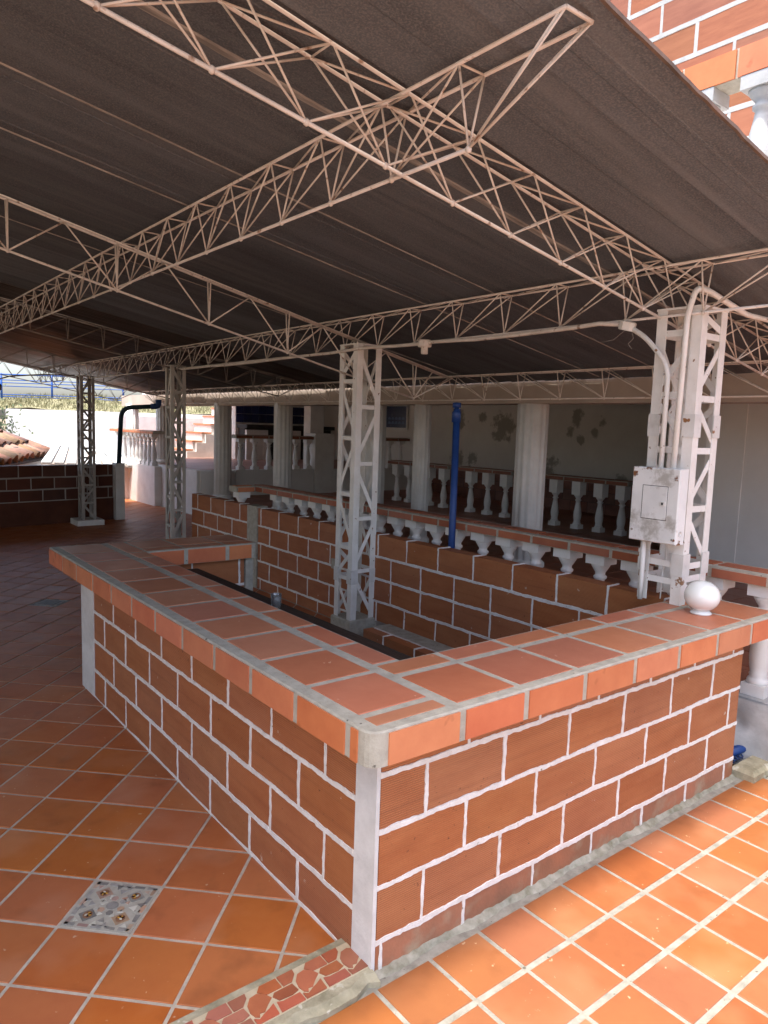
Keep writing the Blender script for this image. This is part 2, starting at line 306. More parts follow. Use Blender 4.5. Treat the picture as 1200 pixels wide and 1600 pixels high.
def brick_face(parent, o, d, nrm, length, zs, joints, th, mt=None, mort=None, hw=.0092, pitch=.4095, name='brick', ends=(True, True), top=None, bot=None, lowmat=None, wob=.0017, step=.014):
    """courses between successive zs (rising) along direction d from point o; joints: first joint position of each course"""
    mt = mt or BRICK; mort = mort if mort is not None else MB(); own = []
    o = Vector(o); d = Vector(d); nrm = Vector(nrm)
    for k in range(len(zs)-1):
        z0, z1 = zs[k], zs[k+1]
        js = []; j = joints[k]
        while j > 0.02: j -= pitch
        while j < length-.02:
            if j > .02: js.append(j)
            j += pitch
        cuts = [0]+js+[length]
        for a, b in zip(cuts[:-1], cuts[1:]):
            if b-a < .02: continue
            g = .004
            sx = b-a-2*g; sz = z1-z0-2*g
            ang = math.atan2(d.y, d.x); off = random.uniform(-.0012, .0012)
            c = o+d*((a+b)/2)-nrm*(th/2+off); c.z = (z0+z1)/2
            use = lowmat if (lowmat and k == 0) else mt
            me = boxmesh(sx, th, sz, use, 0, name)
            mw = Matrix.LocRotScale(c, Matrix.Rotation(ang, 3, 'Z').to_quaternion(), None)
            own.append(link(name, me, parent, mw=mw))
        for j in js:
            p = o+d*j
            ribbon(mort, (p.x, p.y, z0), (p.x, p.y, z1), nrm, hw*random.uniform(.75, 1.05), wob=wob, step=step)
            if k == len(zs)-2 and top: # wrap over the top of the last course
                ribbon(mort, (p.x, p.y, z1), tuple(Vector((p.x, p.y, z1))-nrm*top), (0, 0, 1), hw*.8, step=step)
    for k, z in enumerate(zs):
        if (k == 0 and bot is None) or (k == len(zs)-1): continue
        p = o.copy(); p.z = z; q = o+d*length; q.z = z
        ribbon(mort, p, q, nrm, hw*1.3, wob=wob, step=step)
    return mort
def lens(p): return (Vector(p)-CAM).length
def clip(poly, f):
    """keep the part of a polygon where f(p) >= 0 (f linear)"""
    outp = []
    for i in range(len(poly)):
        a, b = poly[i], poly[(i+1) % len(poly)]; fa, fb = f(a), f(b)
        if fa >= 0: outp.append(a)
        if (fa >= 0) != (fb >= 0):
            t = fa/(fa-fb); outp.append((a[0]+(b[0]-a[0])*t, a[1]+(b[1]-a[1])*t))
    return outp
RIDGE = -4.0  # ridge set out of view, where the added light-blocking slope begins
def roofz(x): return 2.90-.175*(max(x, 2*RIDGE-x)-2.45)

# ================================================================== GROUND AND FLOORS
g = MB(); g.add([(-400, -400, -.35), (400, -400, -.35), (400, 400, -.35), (-400, 400, -.35)], [(0, 1, 2, 3)])
struct('ground', g.mesh('ground', EARTH))
b = MB(); b.box((-12, .17, -.3), (2.9, 12.9, -.004)); b.box((2.9, 3.6, -.3), (4.66, 17.5, -.0045)); b.box((-.3, 12.9, -.3), (2.9, 13.1, -.0045))
floor = struct('floor', b.mesh('floor', GROUTF))
b = MB(); b.box((-9, -9, -.3), (2.63, .168, -.004)); b.box((2.63, -9, -.3), (7, -.12, -.004))
walk = struct('walkway', b.mesh('walkway', mat('walkway_grout', (.30, .29, .25, 1), (.20, .19, .16, 1), rough=.8, scale=18, bump=.6, bscale=120, spots=((.10, .09, .07, 1), 45, .68, .05))))
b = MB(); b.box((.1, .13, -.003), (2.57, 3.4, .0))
struct('bar_floor', b.mesh('bar_floor', mat('dark_cement', (.10, .085, .07, 1), (.06, .05, .04, 1), rough=.8)))  # very dark cement colour over the whole bar floor

# diagonal tiles of the covered floor
F0 = Vector((-.408, 1.735)); q = .2932
e1 = Vector((.7099, -.7043))*q; e2 = Vector((-.7043, -.7099))*q
mos_ij = [(1, 2)]
tiles = []; MOS = []
for i in range(-60, 40):
    for j in range(-60, 20):
        P = [F0+e1*(i+a)+e2*(j+c) for a, c in ((.024, .024), (.024, .976), (.976, .976), (.976, .024))]
        P = [(p.x, p.y) for p in P]; cx = sum(p[0] for p in P)/4; cy = sum(p[1] for p in P)/4
        if cx < -6.8 or cx > 4.6 or cy > 17.2 or cy < -.2: continue
        if cy < 3.28:
            P = clip(P, lambda p: -.003-p[0])
        else:
            lim = 2.55 if cy < 7.6 else 4.62
            P = clip(P, lambda p: lim-p[0])
        P = clip(P, lambda p: p[1]-.178)
        if len(P) < 3: continue
        cx = sum(p[0] for p in P)/len(P); cy = sum(p[1] for p in P)/len(P)
        vis = any(inview((p[0], p[1], 0), 30) for p in P)
        if (i, j) in mos_ij or (i, j) == (-9, -13): MOS.append((i, j)); continue
        tiles.append((lens((cx, cy, 0))+(0 if vis else 1000), P, cx, cy))
tiles.sort(key=lambda t: t[0])
far = MB()
for n, (dd, P, cx, cy) in enumerate(tiles):
    if n < 298 and dd < 999:
        b = MB(); z = random.uniform(-.0006, .0006); r = .0025
        c = [(p[0]-cx, p[1]-cy) for p in P]; ins = []
        for p in c:
            l = math.hypot(*p); ins.append((p[0]*(1-r*1.4/l), p[1]*(1-r*1.4/l)))
        k = len(c); t = [random.uniform(-.0008, .0008) for _ in c]
        vs = [(p[0], p[1], -.012) for p in c]+[(p[0], p[1], -.0018+z) for p in c]+[(p[0], p[1], z+tt*.4) for p, tt in zip(ins, t)]
        fs = [tuple(range(2*k, 3*k))]+[(a*k+i, a*k+(i+1) % k, a*k+k+(i+1) % k, a*k+k+i) for a in (0, 1) for i in range(k)]
        b.add(vs, fs); link('floor_tile', b.mesh('floor_tile', FLOORT), floor, (cx, cy, 0))
    else:
        far.prism(P, -.012, random.uniform(-.0006, .0006))
link('distant_floor_tiles', far.mesh('distant_floor_tiles', FLOORT), floor, (0, 0, 0), kind='stuff')

# straight tiles of the open walkway
cand = []
for k in range(-14, 16):
    for j in range(0, 12):
        x0 = .983+.2525*k+.010; x1 = .983+.2525*(k+1)-.008; y1 = -.30+.2525*(1-j)-.012; y0 = -.30-.2525*j+.012
        if x0 > 2.55 and y1 > -.1: continue
        if not any(inview((x, y, 0), 20) for x in (x0, x1) for y in (y0, y1)): continue
        cand.append((x0, x1, y0, y1))
for x0, x1, y0, y1 in cand:
    boxpart('walkway_tile', (x0, y0, -.014), (x1, y1, random.uniform(-.0012, .0004)), WALKT, walk, r=.003)
b = MB(); b.box((-8.9, -8.9, -.014), (-1.0, -1.45, -.001)); b.box((-.99, -8.9, -.014), (6.9, -2.2, -.001))
link('distant_walkway_tiles', b.mesh('distant_walkway_tiles', WALKT), walk, (0, 0, 0), kind='stuff')

# mosaic inlay tiles
def mosaic(i, j, detail):
    U = lambda a, c: F0+e1*(i+a)+e2*(j+c)
    c0 = U(.5, .5)
    root = link('mosaic_tile', (lambda b: b.mesh('mosaic_tile', MOSBED if detail else STONEA))(MB().prism([tuple(U(a, c)-c0) for a, c in ((.02, .02), (.02, .98), (.98, .98), (.98, .02))], -.012, -.001)), floor, (c0.x, c0.y, 0))
    def piece(poly, mt, h=.0016, name='mosaic_stone'):
        pts = [U(a, c) for a, c in poly]; cx = sum((p for p in pts), Vector((0, 0)))/len(pts)
        bb = MB().prism([tuple(p-cx) for p in pts], -.003, h-.001 if detail else h)
        link(name, bb.mesh(name, mt), root, (cx.x, cx.y, 0))
    jit = lambda v: v+random.uniform(-.008, .008)
    for s in range(4):
        for k in range(5):
            a = .065+k*.185; w2 = .145
            P = [(a, .045), (a+w2, .05), (a+w2, .105), (a, .1)]
            P = [(jit(x), jit(y)) for x, y in P]
            for _ in range(s): P = [(y, 1-x) for x, y in P]
            piece(P, (STONEA, STONEB)[(k+s) % 2 if random.random() < .8 else 0])
    if not detail: 
        piece([(.2, .2), (.8, .2), (.8, .8), (.2, .8)], STONEA); return
    ring = lambda cx, cy, r, n, ph=0: [(cx+r*cos(2*pi*t/n+ph), cy+r*sin(2*pi*t/n+ph)) for t in range(n)]
    piece(ring(.5, .5, .085, 10), STONEA)
    for t in range(6):
        a = 2*pi*t/6+.3; cx, cy = .5+.15*cos(a), .5+.15*sin(a)
        piece(ring(cx, cy, .052, 6, t), (STONEB, STONEA, STONEB, STONEC)[t % 4])
    for s in range(4):
        cx, cy = [(.27, .27), (.73, .27), (.73, .73), (.27, .73)][s]
        piece([(cx-.13, cy), (cx, cy-.13), (cx+.13, cy), (cx, cy+.13)], (STONEB, STONEA)[s % 2])
        piece([(cx+.062*cos(t), cy+.072*sin(t)) for t in [2*pi*k/9 for k in range(9)]], MEDAL, .0032, 'mosaic_medallion')
        for q2, (ang0, rr, mt2) in enumerate(((.2, .045, YELLOW), (.9, .05, BLACKC), (1.7, .045, YELLOW), (2.5, .05, BLACKC), (3.9, .03, STONEC))):
            a = ang0+s*1.57; px, py = cx+rr*cos(a)*.6, cy+rr*sin(a)*.6; tx, ty = -sin(a), cos(a)
            piece([(px-.03*cos(a)+.006*tx, py-.03*sin(a)+.006*ty), (px+.022*tx, py+.022*ty), (px+.028*cos(a), py+.028*sin(a)), (px-.012*tx, py-.012*ty)], mt2, .0042, 'mosaic_medallion_mark')
        for (ax, ay) in ((.135, .43), (.135, .58), (.22, .5)):
            P = [(jit(ax-.05), jit(ay-.055)), (jit(ax+.045), jit(ay)), (jit(ax-.05), jit(ay+.055))]
            for _ in range(s): P = [(y, 1-x) for x, y in P]
            piece(P, random.choice((STONEA, STONEC, STONEA)))
        for (ax, ay) in ((.16, .16), (.33, .41), (.41, .33)):
            P = [(jit(ax-.035), jit(ay-.03)), (jit(ax+.04), jit(ay-.035)), (jit(ax), jit(ay+.04))]
            for _ in range(s): P = [(y, 1-x) for x, y in P]
            piece(P, random.choice((STONEC, STONEC, STONEB)))
for i, j in MOS: mosaic(i, j, (i, j) in mos_ij)

# ================================================================== THE BAR COUNTER
H = .96; LIP = .836
bar = thing('bar_counter', 'U-shaped brick bar counter with terracotta tiled top and wide grey grout lines', 'bar counter', (0, 0, 0))
mort = MB()
zM = [-.006, .1938, .402, .6102, LIP+.01]; zL = [-.02, .1186, .327, .535, .7433, LIP+.01]
# face along the covered floor (x = 0)
brick_face(bar, (0, .115, 0), (0, 1, 0), (-1, 0, 0), 3.075, zM, [.5035-.115, .319-.115, .5035-.115, .319-.115], .11, mort=mort, bot=1)
# face along the walkway (y = 0)
brick_face(bar, (.012, 0, 0), (1, 0, 0), (0, -1, 0), 2.588, zL, [.436, .216, .423, .217, .423], .11, mort=mort, lowmat=BASEBRICK)
# return wall at the far end
brick_face(bar, (.115, 3.46, 0), (1, 0, 0), (0, -1, 0), 1.165, zM, [.1, .33, .1, .30], .11, mort=mort)
ribbon(mort, (.0, .115, .0), (.0, 3.19, .0), (-1, 0, 0), .012)
link('mortar', mort.mesh('mortar', MORTAR), bar)
b = MB(); b.box((.02, .02, -.02), (.13, 3.47, LIP)); b.box((.13, .02, -.02), (2.59, .13, LIP)); b.box((.13, 3.475, -.02), (1.27, 3.56, LIP))
link('wall_core', b.mesh('wall_core', WALLCORE), bar)
b = MB(); b.box((-.006, -.004, .02), (.0105, .116, LIP-.002)); b.box((.0107, .022, .02), (.115, .115, LIP-.003)); link('corner_post', b.mesh('corner_post', POSTW), bar)
b = MB(); b.box((-.006, 3.19, -.003), (.13, 3.47, LIP-.002)); link('corner_post', b.mesh('corner_post', POSTW), bar)
b = MB(); b.box((1.281, 3.44, -.003), (1.35, 3.575, LIP-.002)); link('end_post', b.mesh('end_post', CEMENT), bar)
# cement slab of the top, outer corners rounded
def rounded(poly, rads, n=5):
    outp = []
    for i, p in enumerate(poly):
        r = rads[i]
        if r == 0: outp.append(p); continue
        a = Vector(poly[i-1])-Vector(p); c = Vector(poly[(i+1) % len(poly)])-Vector(p); a.normalize(); c.normalize()
        ctr = Vector(p)+(a+c)*r; s = -(c)*r; e = -(a)*r
        for k in range(n+1):
            t = k/n*pi/2; outp.append(tuple(ctr+s*cos(t)+e*sin(t)))
    return outp
OUT = [(-.112, -.102), (2.83, -.102), (2.83, .43), (.44, .43), (.44, 3.385), (1.36, 3.385), (1.36, 3.90), (-.112, 3.90)]
slab = rounded(OUT, [.055, .02, .01, 0, 0, .04, .02, .02])
b = MB(); n = len(slab)
ctr = None
vs = [(x, y, LIP) for x, y in slab]+[(x, y, H-.0085) for x, y in slab]
# small top bevel: move each point inwards along the averaged normal
inn = []
for i, p in enumerate(slab):
    a = Vector(p)-Vector(slab[i-1]); c = Vector(slab[(i+1) % n])-Vector(p); a.normalize(); c.normalize()
    nn = Vector((-(a.y+c.y), a.x+c.x)); nn = nn.normalized() if nn.length > .01 else Vector((0, 0))
    inn.append((p[0]+nn.x*.006, p[1]+nn.y*.006))
vs += [(x, y, H-.0025) for x, y in inn]
fs = [tuple(range(n-1, -1, -1)), tuple(range(2*n, 3*n))]+[(k*n+i, k*n+(i+1) % n, k*n+n+(i+1) % n, k*n+n+i) for k in (0, 1) for i in range(n)]
b.add(vs, fs); link('cement_top', b.mesh('cement_top', CEMENT), bar)
def ttile(x0, x1, y0, y1):
    boxpart('top_tile', (x0, y0, H-.012), (x1, y1, H+random.uniform(-.0008, .0008)), TOPTILE, bar, r=.003)
jy = [.035, .373, .723, 1.07, 1.41, 1.755, 2.1, 2.45, 2.805, 3.165, 3.50, 3.885]
ttile(-.055, .255, -.055, .017)
for a, c in zip(jy[:-1], jy[1:]):
    ttile(-.050, .254, a+.016, c-.016)
    if c < 3.2 and a > .4: ttile(.310, .43, a+.016, c-.016)
    elif c > 3.4 and a < 3.2: ttile(.308, .43, a+.013, 3.375)
    elif c > 3.6: ttile(.308, .43, 3.413, c-.013)
ttile(.308, .43, .445, .71)
jx = [.293, .631, .995, 1.356, 1.722, 2.083, 2.444, 2.815]
for a, c in zip(jx[:-1], jx[1:]):
    ttile(a+.016, c-.016, -.055, .260); ttile(a+.016, c-.016, .302, .418)
rx = [.44, .745, 1.09, 1.345]
for a, c in zip(rx[:-1], rx[1:]):
    ttile(a+.012, c-.012, 3.425, 3.52); ttile(a+.012, c-.012, 3.55, 3.87)
def lip(a, c, axis, at, sgn):
    t = .008
    if axis == 'x': A, B = (a+.017, at-t, LIP+.002), (c-.017, at+t, H-.012)
    else: A, B = (at-t, a+.018, LIP+.002), (at+t, c-.018, H-.012)
    boxpart('lip_tile', A, B, LIPTILE, bar)
for a, c in zip([-.045]+jx[:-1], jx): lip(a if a > 0 else -.058, c, 'x', -.100, -1)
ly = [.023, .357, .704, 1.043, 1.395, 1.748, 2.1, 2.453, 2.812, 3.179, 3.527, 3.895]
lip(-.050, .023, 'y', -.110, -1)
for a, c in zip(ly[:-1], ly[1:]): lip(a, c, 'y', -.110, -1)
for a, c in zip([.45]+rx[1:-1], [.745, 1.09, 1.32]): lip(a, c, 'x', 3.390, -1)
for a, c in zip(jx[1:-1], jx[2:]): lip(a, c, 'x', .424, 1)
for a, c in zip(ly[1:9], ly[2:10]): lip(a, c, 'y', .434, 1)
lip(-.06, .418, 'y', 2.826, 1)

# uneven cement fillet where the counter meets the walkway
b = MB(); vs = []; fs = []; n = 110
for i in range(n+1):
    x = .005+2.6*i/n; a = .018+.008*sin(i*.37)+random.uniform(-.004, .004); h = .012+random.uniform(-.005, .006)
    vs += [(x, .001, h), (x, -.008, h*.75), (x, -a, .003), (x, -a-.008, -.005)]
for i in range(n):
    for j in range(3): k = i*4+j; fs.append((k, k+1, k+5, k+4))
b.add(vs, fs, True); link('cement_fillet', b.mesh('cement_fillet', mat('mossy_fillet', (.17, .16, .11, 1), (.36, .34, .28, 1), rough=.9, scale=14, bump=.8)), bar)
# threshold strip with bird-shaped tiles
th = thing('threshold_strip', 'worn cement threshold strip inlaid with red bird-shaped tiles at the counter corner', 'threshold', (-.4, .07, 0))
b = MB(); P0 = []
for i in range(46):
    x = -1.6+i*.0355; P0.append((x, -.052+.014*sin(i*.9)+random.uniform(-.012, .006)))
prof = [(p[0], p[1]) for p in P0]+[(.0, -.03), (.0, .186), (-1.6, .186)]
n = len(prof); vs = [(x, y, -.01) for x, y in prof]+[(x, y, .018) for x, y in prof]+[(x, y+(.03 if k < 47 else 0), .032) for k, (x, y) in enumerate(prof)]
fs = [tuple(range(2*n, 3*n))]+[(k*n+i, k*n+(i+1) % n, k*n+n+(i+1) % n, k*n+n+i) for k in (0, 1) for i in range(n)]
b.add(vs, fs); link('cement_bed', b.mesh('cement_bed', CURB), th)
b = MB(); b.box((-1.58, .008, .02), (.012, .156, .0335)); link('pale_joint_bed', b.mesh('pale_joint_bed', mat('cream_joint', (.55, .47, .33, 1), (.45, .38, .26, 1), rough=.8, scale=20)), th)
def rel(poly, sx, name='relief_tile', h=.0375):
    pts = [(sx-p[0], p[1]) for p in poly][::-1]; cx = sum(p[0] for p in pts)/len(pts); cy = sum(p[1] for p in pts)/len(pts)
    link(name, MB().prism([(p[0]-cx, p[1]-cy) for p in pts], .02, h+random.uniform(-.001, .001)).mesh(name, BIRDT), th, (cx, cy, 0))
for k in range(8):
    s = .016-k*.184
    rel([(.0, .085), (.012, .112), (.035, .128), (.062, .124), (.082, .10), (.088, .07), (.082, .045), (.07, .036), (.062, .05), (.046, .046), (.036, .056), (.022, .068)], s, 'bird_tile')
    rel([(.096, .104), (.1, .124), (.20, .118), (.205, .098), (.185, .088), (.12, .082)] if False else [(.094, .062), (.098, .098), (.168, .098), (.18, .085), (.168, .06), (.12, .055)], s, 'feather_tile')
    rel([(.07, .130), (.066, .152), (.128, .152), (.128, .105), (.094, .105)], s)
    rel([(.134, .105), (.134, .152), (.196, .152), (.214, .132), (.19, .106)], s)
    rel([(.012, .012), (.008, .06), (.03, .048), (.052, .04), (.075, .028), (.09, .04), (.09, .012)], s)
    rel([(.096, .012), (.096, .05), (.16, .05), (.18, .058), (.186, .012)], s)

# ================================================================== BACK WALL OF THE BAR
bw = thing('brick_wall', 'long inner brick wall with white joints running behind the bar between the two steel towers', 'brick wall', (2.58, 2.9, 0))
mort = MB(); XW = 2.58; TOPZ = .948
zin = [-.02, .119, .327, .535, .743, TOPZ]
brick_face(bw, (XW, .14, 0), (0, 1, 0), (-1, 0, 0), 3.28, [.14, .327, .535, .743, TOPZ], [1.30-.14, 1.095-.14, 1.51-.14-.0, 1.30-.14], .125, mort=mort, top=.125)
brick_face(bw, (XW, 3.42, 0), (0, 1, 0), (-1, 0, 0), 2.22, zin, [.1, .3, .1, .3, .1], .125, mort=mort, top=.125)
brick_face(bw, (XW, 5.90, 0), (0, 1, 0), (-1, 0, 0), 1.62, zin, [.2, .0, .2, .0, .2], .125, mort=mort, top=.125)
ribbon(mort, (XW, 3.415, .16), (XW, 3.415, TOPZ), (-1, 0, 0), .008)
# bare outer end seen beyond the counter
link('mortar', mort.mesh('mortar', MORTAR), bw)
b = MB(); b.box((XW+.02, .15, -.02), (XW+.11, 7.5, TOPZ-.01)); link('wall_core', b.mesh('wall_core', WALLCORE), bw)
b = MB(); b.box((XW-.012, 5.65, -.02), (XW+.13, 5.89, TOPZ+.012)); link('wall_post', b.mesh('wall_post', CEMENT), bw)
link('outlet_plate', boxmesh(.012, .11, .10, CEMENT), bw, (XW-.008, 4.03, .56))
lg = thing('brick_ledge', 'low brick ledge with cement top at the foot of the inner brick wall', 'ledge', (2.43, 1.8, 0))
mort = MB()
brick_face(lg, (2.28, .14, 0), (0, 1, 0), (-1, 0, 0), 3.0, [-.03, .16], [2.44-.14-.0], .10, mort=mort, top=.1)
ribbon(mort, (2.382, .14, .16), (2.382, 3.1, .16), (0, 0, 1), .006)
link('mortar', mort.mesh('mortar', MORTAR), lg)
b = MB(); b.box((2.38, .14, -.03), (2.574, 3.14, .158)); link('cement_top', b.mesh('cement_top', CEMENT), lg)

# dark shelf board inside the bar, and the glass on it
b = MB(); b.box((.50, .50, .785), (.80, 3.30, .815)); solo('shelf_board', b.mesh('shelf_board', WOODD), 'dark worn wooden shelf board under the inner edge of the long counter arm', 'shelf')
b = MB(); b.lathe([(.026, .816), (.03, .818), (.034, .90), (.03, .90), (.026, .825)], 14, (.715, 1.95))
gm = bpy.data.materials.new('clear_glass'); gm.use_nodes = True; p = gm.node_tree.nodes['Principled BSDF']; p.inputs['Transmission Weight'].default_value = .9; p.inputs['Roughness'].default_value = .08
solo('drinking_glass', b.mesh('drinking_glass', gm), 'small clear drinking glass standing on the dark shelf board inside the bar', 'glass')

# ================================================================== LATTICE TOWERS
def tower(label, x, y, w, z0, z1, rr, rl, plinth=None, splices=(), leg=.062, pm=None):
    TOWERP = pm or TOWERM
    t = thing('lattice_column', label, 'steel column', (x+w/2, y+w/2, z0), 'steel lattice columns holding up the canopy')
    tk = .006
    for sx, sy in ((0, 0), (1, 0), (0, 1), (1, 1)):
        cx, cy = x+w*sx, y+w*sy; dx = 1 if sx == 0 else -1; dy = 1 if sy == 0 else -1
        L = [(0, 0), (dx*leg, 0), (dx*leg, dy*tk), (dx*tk, dy*tk), (dx*tk, dy*leg), (0, dy*leg)]
        if dx*dy < 0: L = L[::-1]
        link('leg', MB().prism(L, z0, z1).mesh('leg', TOWERP), t, (cx, cy, 0))
    i = .004
    fl = (.036, .005)
    def bar(name, p, q2): flatbar(name, p, q2, cn[0], *fl, TOWERP, t)
    cn = [None]
    def face(A, B, zs, flip):
        A = Vector(A); B = Vector(B); cn[0] = Vector((A.y-B.y, B.x-A.x, 0)); zs = [z0]+list(zs)+[z1-.02]
        for k, z in enumerate(zs[1:-1]): bar('rung', (A.x, A.y, z), (B.x, B.y, z))
        for k in range(len(zs)-1):
            a, c = (A, B) if (k+flip) % 2 else (B, A)
            if zs[k+1]-zs[k] > .14: bar('diagonal_brace', (a.x, a.y, zs[k]+.03), (c.x, c.y, zs[k+1]-.03))
    i = .006+.003; e = .02
    face((x+e, y+i), (x+w-e, y+i), rr, 0)
    face((x+i, y+e), (x+i, y+w-e), rl, 1)
    face((x+e, y+w-i), (x+w-e, y+w-i), rl, 1)
    face((x+w-i, y+e), (x+w-i, y+w-e), rr, 0)
    for zz in splices:
        for sx, sy in ((0, 0), (1, 0), (0, 1)):
            cx, cy = x+w*sx, y+w*sy; dx = 1 if sx == 0 else -1; dy = 1 if sy == 0 else -1
            L = [(-dx*.007, -dy*.007), (dx*(leg+.006), -dy*.007), (dx*(leg+.006), -dy*.001), (-dx*.001, -dy*.001), (-dx*.001, dy*(leg+.006)), (-dx*.007, dy*(leg+.006))]
            if dx*dy < 0: L = L[::-1]
            link('splice_plate', MB().prism(L, zz, zz+.13).mesh('splice_plate', RUSTY), t, (cx, cy, 0))
    bx = MB(); bx.box((x-.004, y-.004, z1-.012), (x+w+.004, y+w+.004, z1)); link('top_plate', bx.mesh('top_plate', TOWERP), t)
    if plinth:
        d, h = plinth; bx = MB(); bx.bbox((x-d, y-d, z0-h), (x+w+d, y+w+d, z0), .01); link('plinth', bx.mesh('plinth', WHITE if z0 < .2 and y > 5 else CEMENT), t)
    return t
tower('white steel lattice column carrying the grey fuse box at the right end of the bar', 2.425, .305, .275, H+.001, 2.66, [1.109, 1.185, 1.519, 1.854, 2.15, 2.497], [1.091, 1.193, 1.52, 1.854, 2.17, 2.518], splices=(1.13, 1.93))
tower('white steel lattice column in the middle standing on the ledge inside the bar', 2.316, 3.387, .268, .165, 2.655, [.615, 1.099, 1.596, 2.101], [.545, .828, 1.314, 1.822, 2.328], plinth=(.02, .17), splices=(.5,))
tower('white steel lattice column at the far left end of the inner brick wall', 2.30, 7.55, .205, -.003, 2.655, [.33, .72, 1.1, 1.5, 1.9, 2.3], [.5, .9, 1.3, 1.7, 2.1], leg=.045, pm=mat('dusty_white_steel', (.52, .49, .44, 1), (.42, .39, .35, 1), rough=.6))
tower('dusty grey steel lattice column on a square white plinth before the far brick parapet', 2.28, 11.62, .245, .10, 2.66, [.4, .72, 1.05, 1.38, 1.7, 2.05, 2.35], [.55, .88, 1.2, 1.55, 1.88, 2.2], plinth=(.11, .10), leg=.05, pm=mat('dusty_grey_steel', (.44, .40, .37, 1), (.34, .31, .28, 1), rough=.6))

# ================================================================== ROOF TRUSSES
def truss(label, P, Q, width, depth, nodes, pattern, rch=.0078, rw=.0047, mt=None, ends=True, singles=True, flip=1):
    """triangular rod truss from P to Q (points on the line midway between the two top chords)"""
    mt = mt or STEEL; P = Vector(P); Q = Vector(Q); d = Q-P; L = d.length; d = d/L
    side = Vector((-d.y, d.x, 0)).normalized()*width/2; dn = Vector((0, 0, -depth))
    t = thing('roof_truss', label, 'roof truss', P, 'rod trusses under the canopy')
    rod('top_chord', P+side, Q+side, rch, mt, t); rod('top_chord', P-side, Q-side, rch, mt, t)
    s0, s1 = nodes[0], nodes[-1]
    rod('bottom_chord', P+d*s0+dn, P+d*s1+dn, rch*1.1, mt, t)
    acc = MB()
    def web(a, c):
        if singles: rod('web_rod', a, c, rw, mt, t)
        else: acc.tube([a, c], rw, 5)
    if singles and 'weld' not in _cache:
        wb = MB(); wb.lathe([(.004, -.014), (.0105, -.009), (.0125, 0), (.0105, .009), (.004, .014)], 8); _cache['weld'] = wb.mesh('weld_joint', STEEL)
    for k, s in enumerate(nodes):
        B = P+d*s+dn
        if singles: link('weld_joint', _cache['weld'], t, B)
        nx = nodes[k+1] if k+1 < len(nodes) else min(L, s+(s-nodes[k-1])); pv = nodes[k-1] if k else max(0, s-(nodes[1]-s))
        if pattern == 'N':
            for sd in (side, -side): web(B, P+d*s+sd)
            web(B, P+d*(nx if flip > 0 else pv)+side); web(B+side*.05, P+d*(nx if flip > 0 else pv)-side)
            web(P+d*s+side, P+d*s-side); web(P+d*s+side, P+d*nx-side)
        elif pattern == 'W':
            a, c = (s+nx)/2, (s+pv)/2
            if a <= L:
                for sd in (side, -side): web(B, P+d*a+sd)
                web(P+d*a+side, P+d*a-side)
                web(P+d*a+side, P+d*min(L, a+(nx-s)/2)-side)
            if c >= 0:
                for sd in (side, -side): web(B, P+d*c+sd)
        elif pattern == 'X':
            for s2 in (min(L, s+.435), max(0, s-.312)):
                for sd in (side, -side): web(B, P+d*s2+sd)
            web(P+d*min(L, s+.435)+side, P+d*min(L, s+.435)-side); web(P+d*min(L, s+.435)+side, P+d*min(L, s+.81)-side)
        elif pattern == 'V':
            for sd in (side, -side): web(B, P+d*s+sd)
            a, c = (s+nx)/2, (s+pv)/2
            if a <= L: web(B, P+d*a)
            if c >= 0: web(B, P+d*c)
    if ends:
        for s, e in ((s0, 0), (s1, L)):
            for sd in (side, -side): web(P+d*s+dn, P+d*e+sd)
    for e in (P, Q): rod('end_bar', e+side, e-side, rch, mt, t)
    if not singles:
        link('web_rods', acc.mesh('web_rods', mt), t, (0, 0, 0), kind='stuff')
    return t
zc = -.02
sl = sqrt(1+.175**2)
def ax(x): return (x+2.2)*sl
# A: above the near tower, down the slope
na = [ax(-1.85+.372*k) for k in range(17)]
truss('nearest steel rod truss sloping down over the counter to the fuse box column', (-2.2, .56, roofz(-2.2)+zc), (4.45, .56, roofz(4.45)+zc), .14, .275, na, 'X')
# C: level, parallel to the long counter
nc = [.47+.45*k for k in range(27)]
truss('level steel rod truss crossing overhead with its open end nearest the brick building', (.47, -.29, roofz(.47)+zc), (.47, 12.6, roofz(.47)+zc), .13, .275, nc, 'N', flip=-1)
# D: level, over the two towers
nd = [.10+.49*k for k in range(25)]
truss('level steel rod truss linking the tops of the lattice columns', (2.42, -.29, roofz(2.42)+zc), (2.42, 12.6, roofz(2.42)+zc), .12, .27, nd, 'N', flip=-1)
# B: over the middle tower, down the slope, wide open webs
def bx(x): return (x+2.6)*sqrt(1+.222**2)
nb = [bx(-1.813+.70*k) for k in range(8)]
truss('steel rod truss with wide open webs sloping down over the middle lattice column', (-2.6, 3.52, 3.223+2.6*.222), (3.56, 3.52, 3.223-3.56*.222), .055, .325, nb, 'V', rch=.0078, rw=.0062)
# E: along the eave
ne = [.55+.522*k for k in range(27)]
truss('steel rod truss along the eave in front of the beige beam', (4.45, -.30, roofz(4.45)-.01), (4.45, 14.6, roofz(4.45)-.01), .13, .27, ne, 'N', mt=STEEL, rch=.007, rw=.005, flip=1)
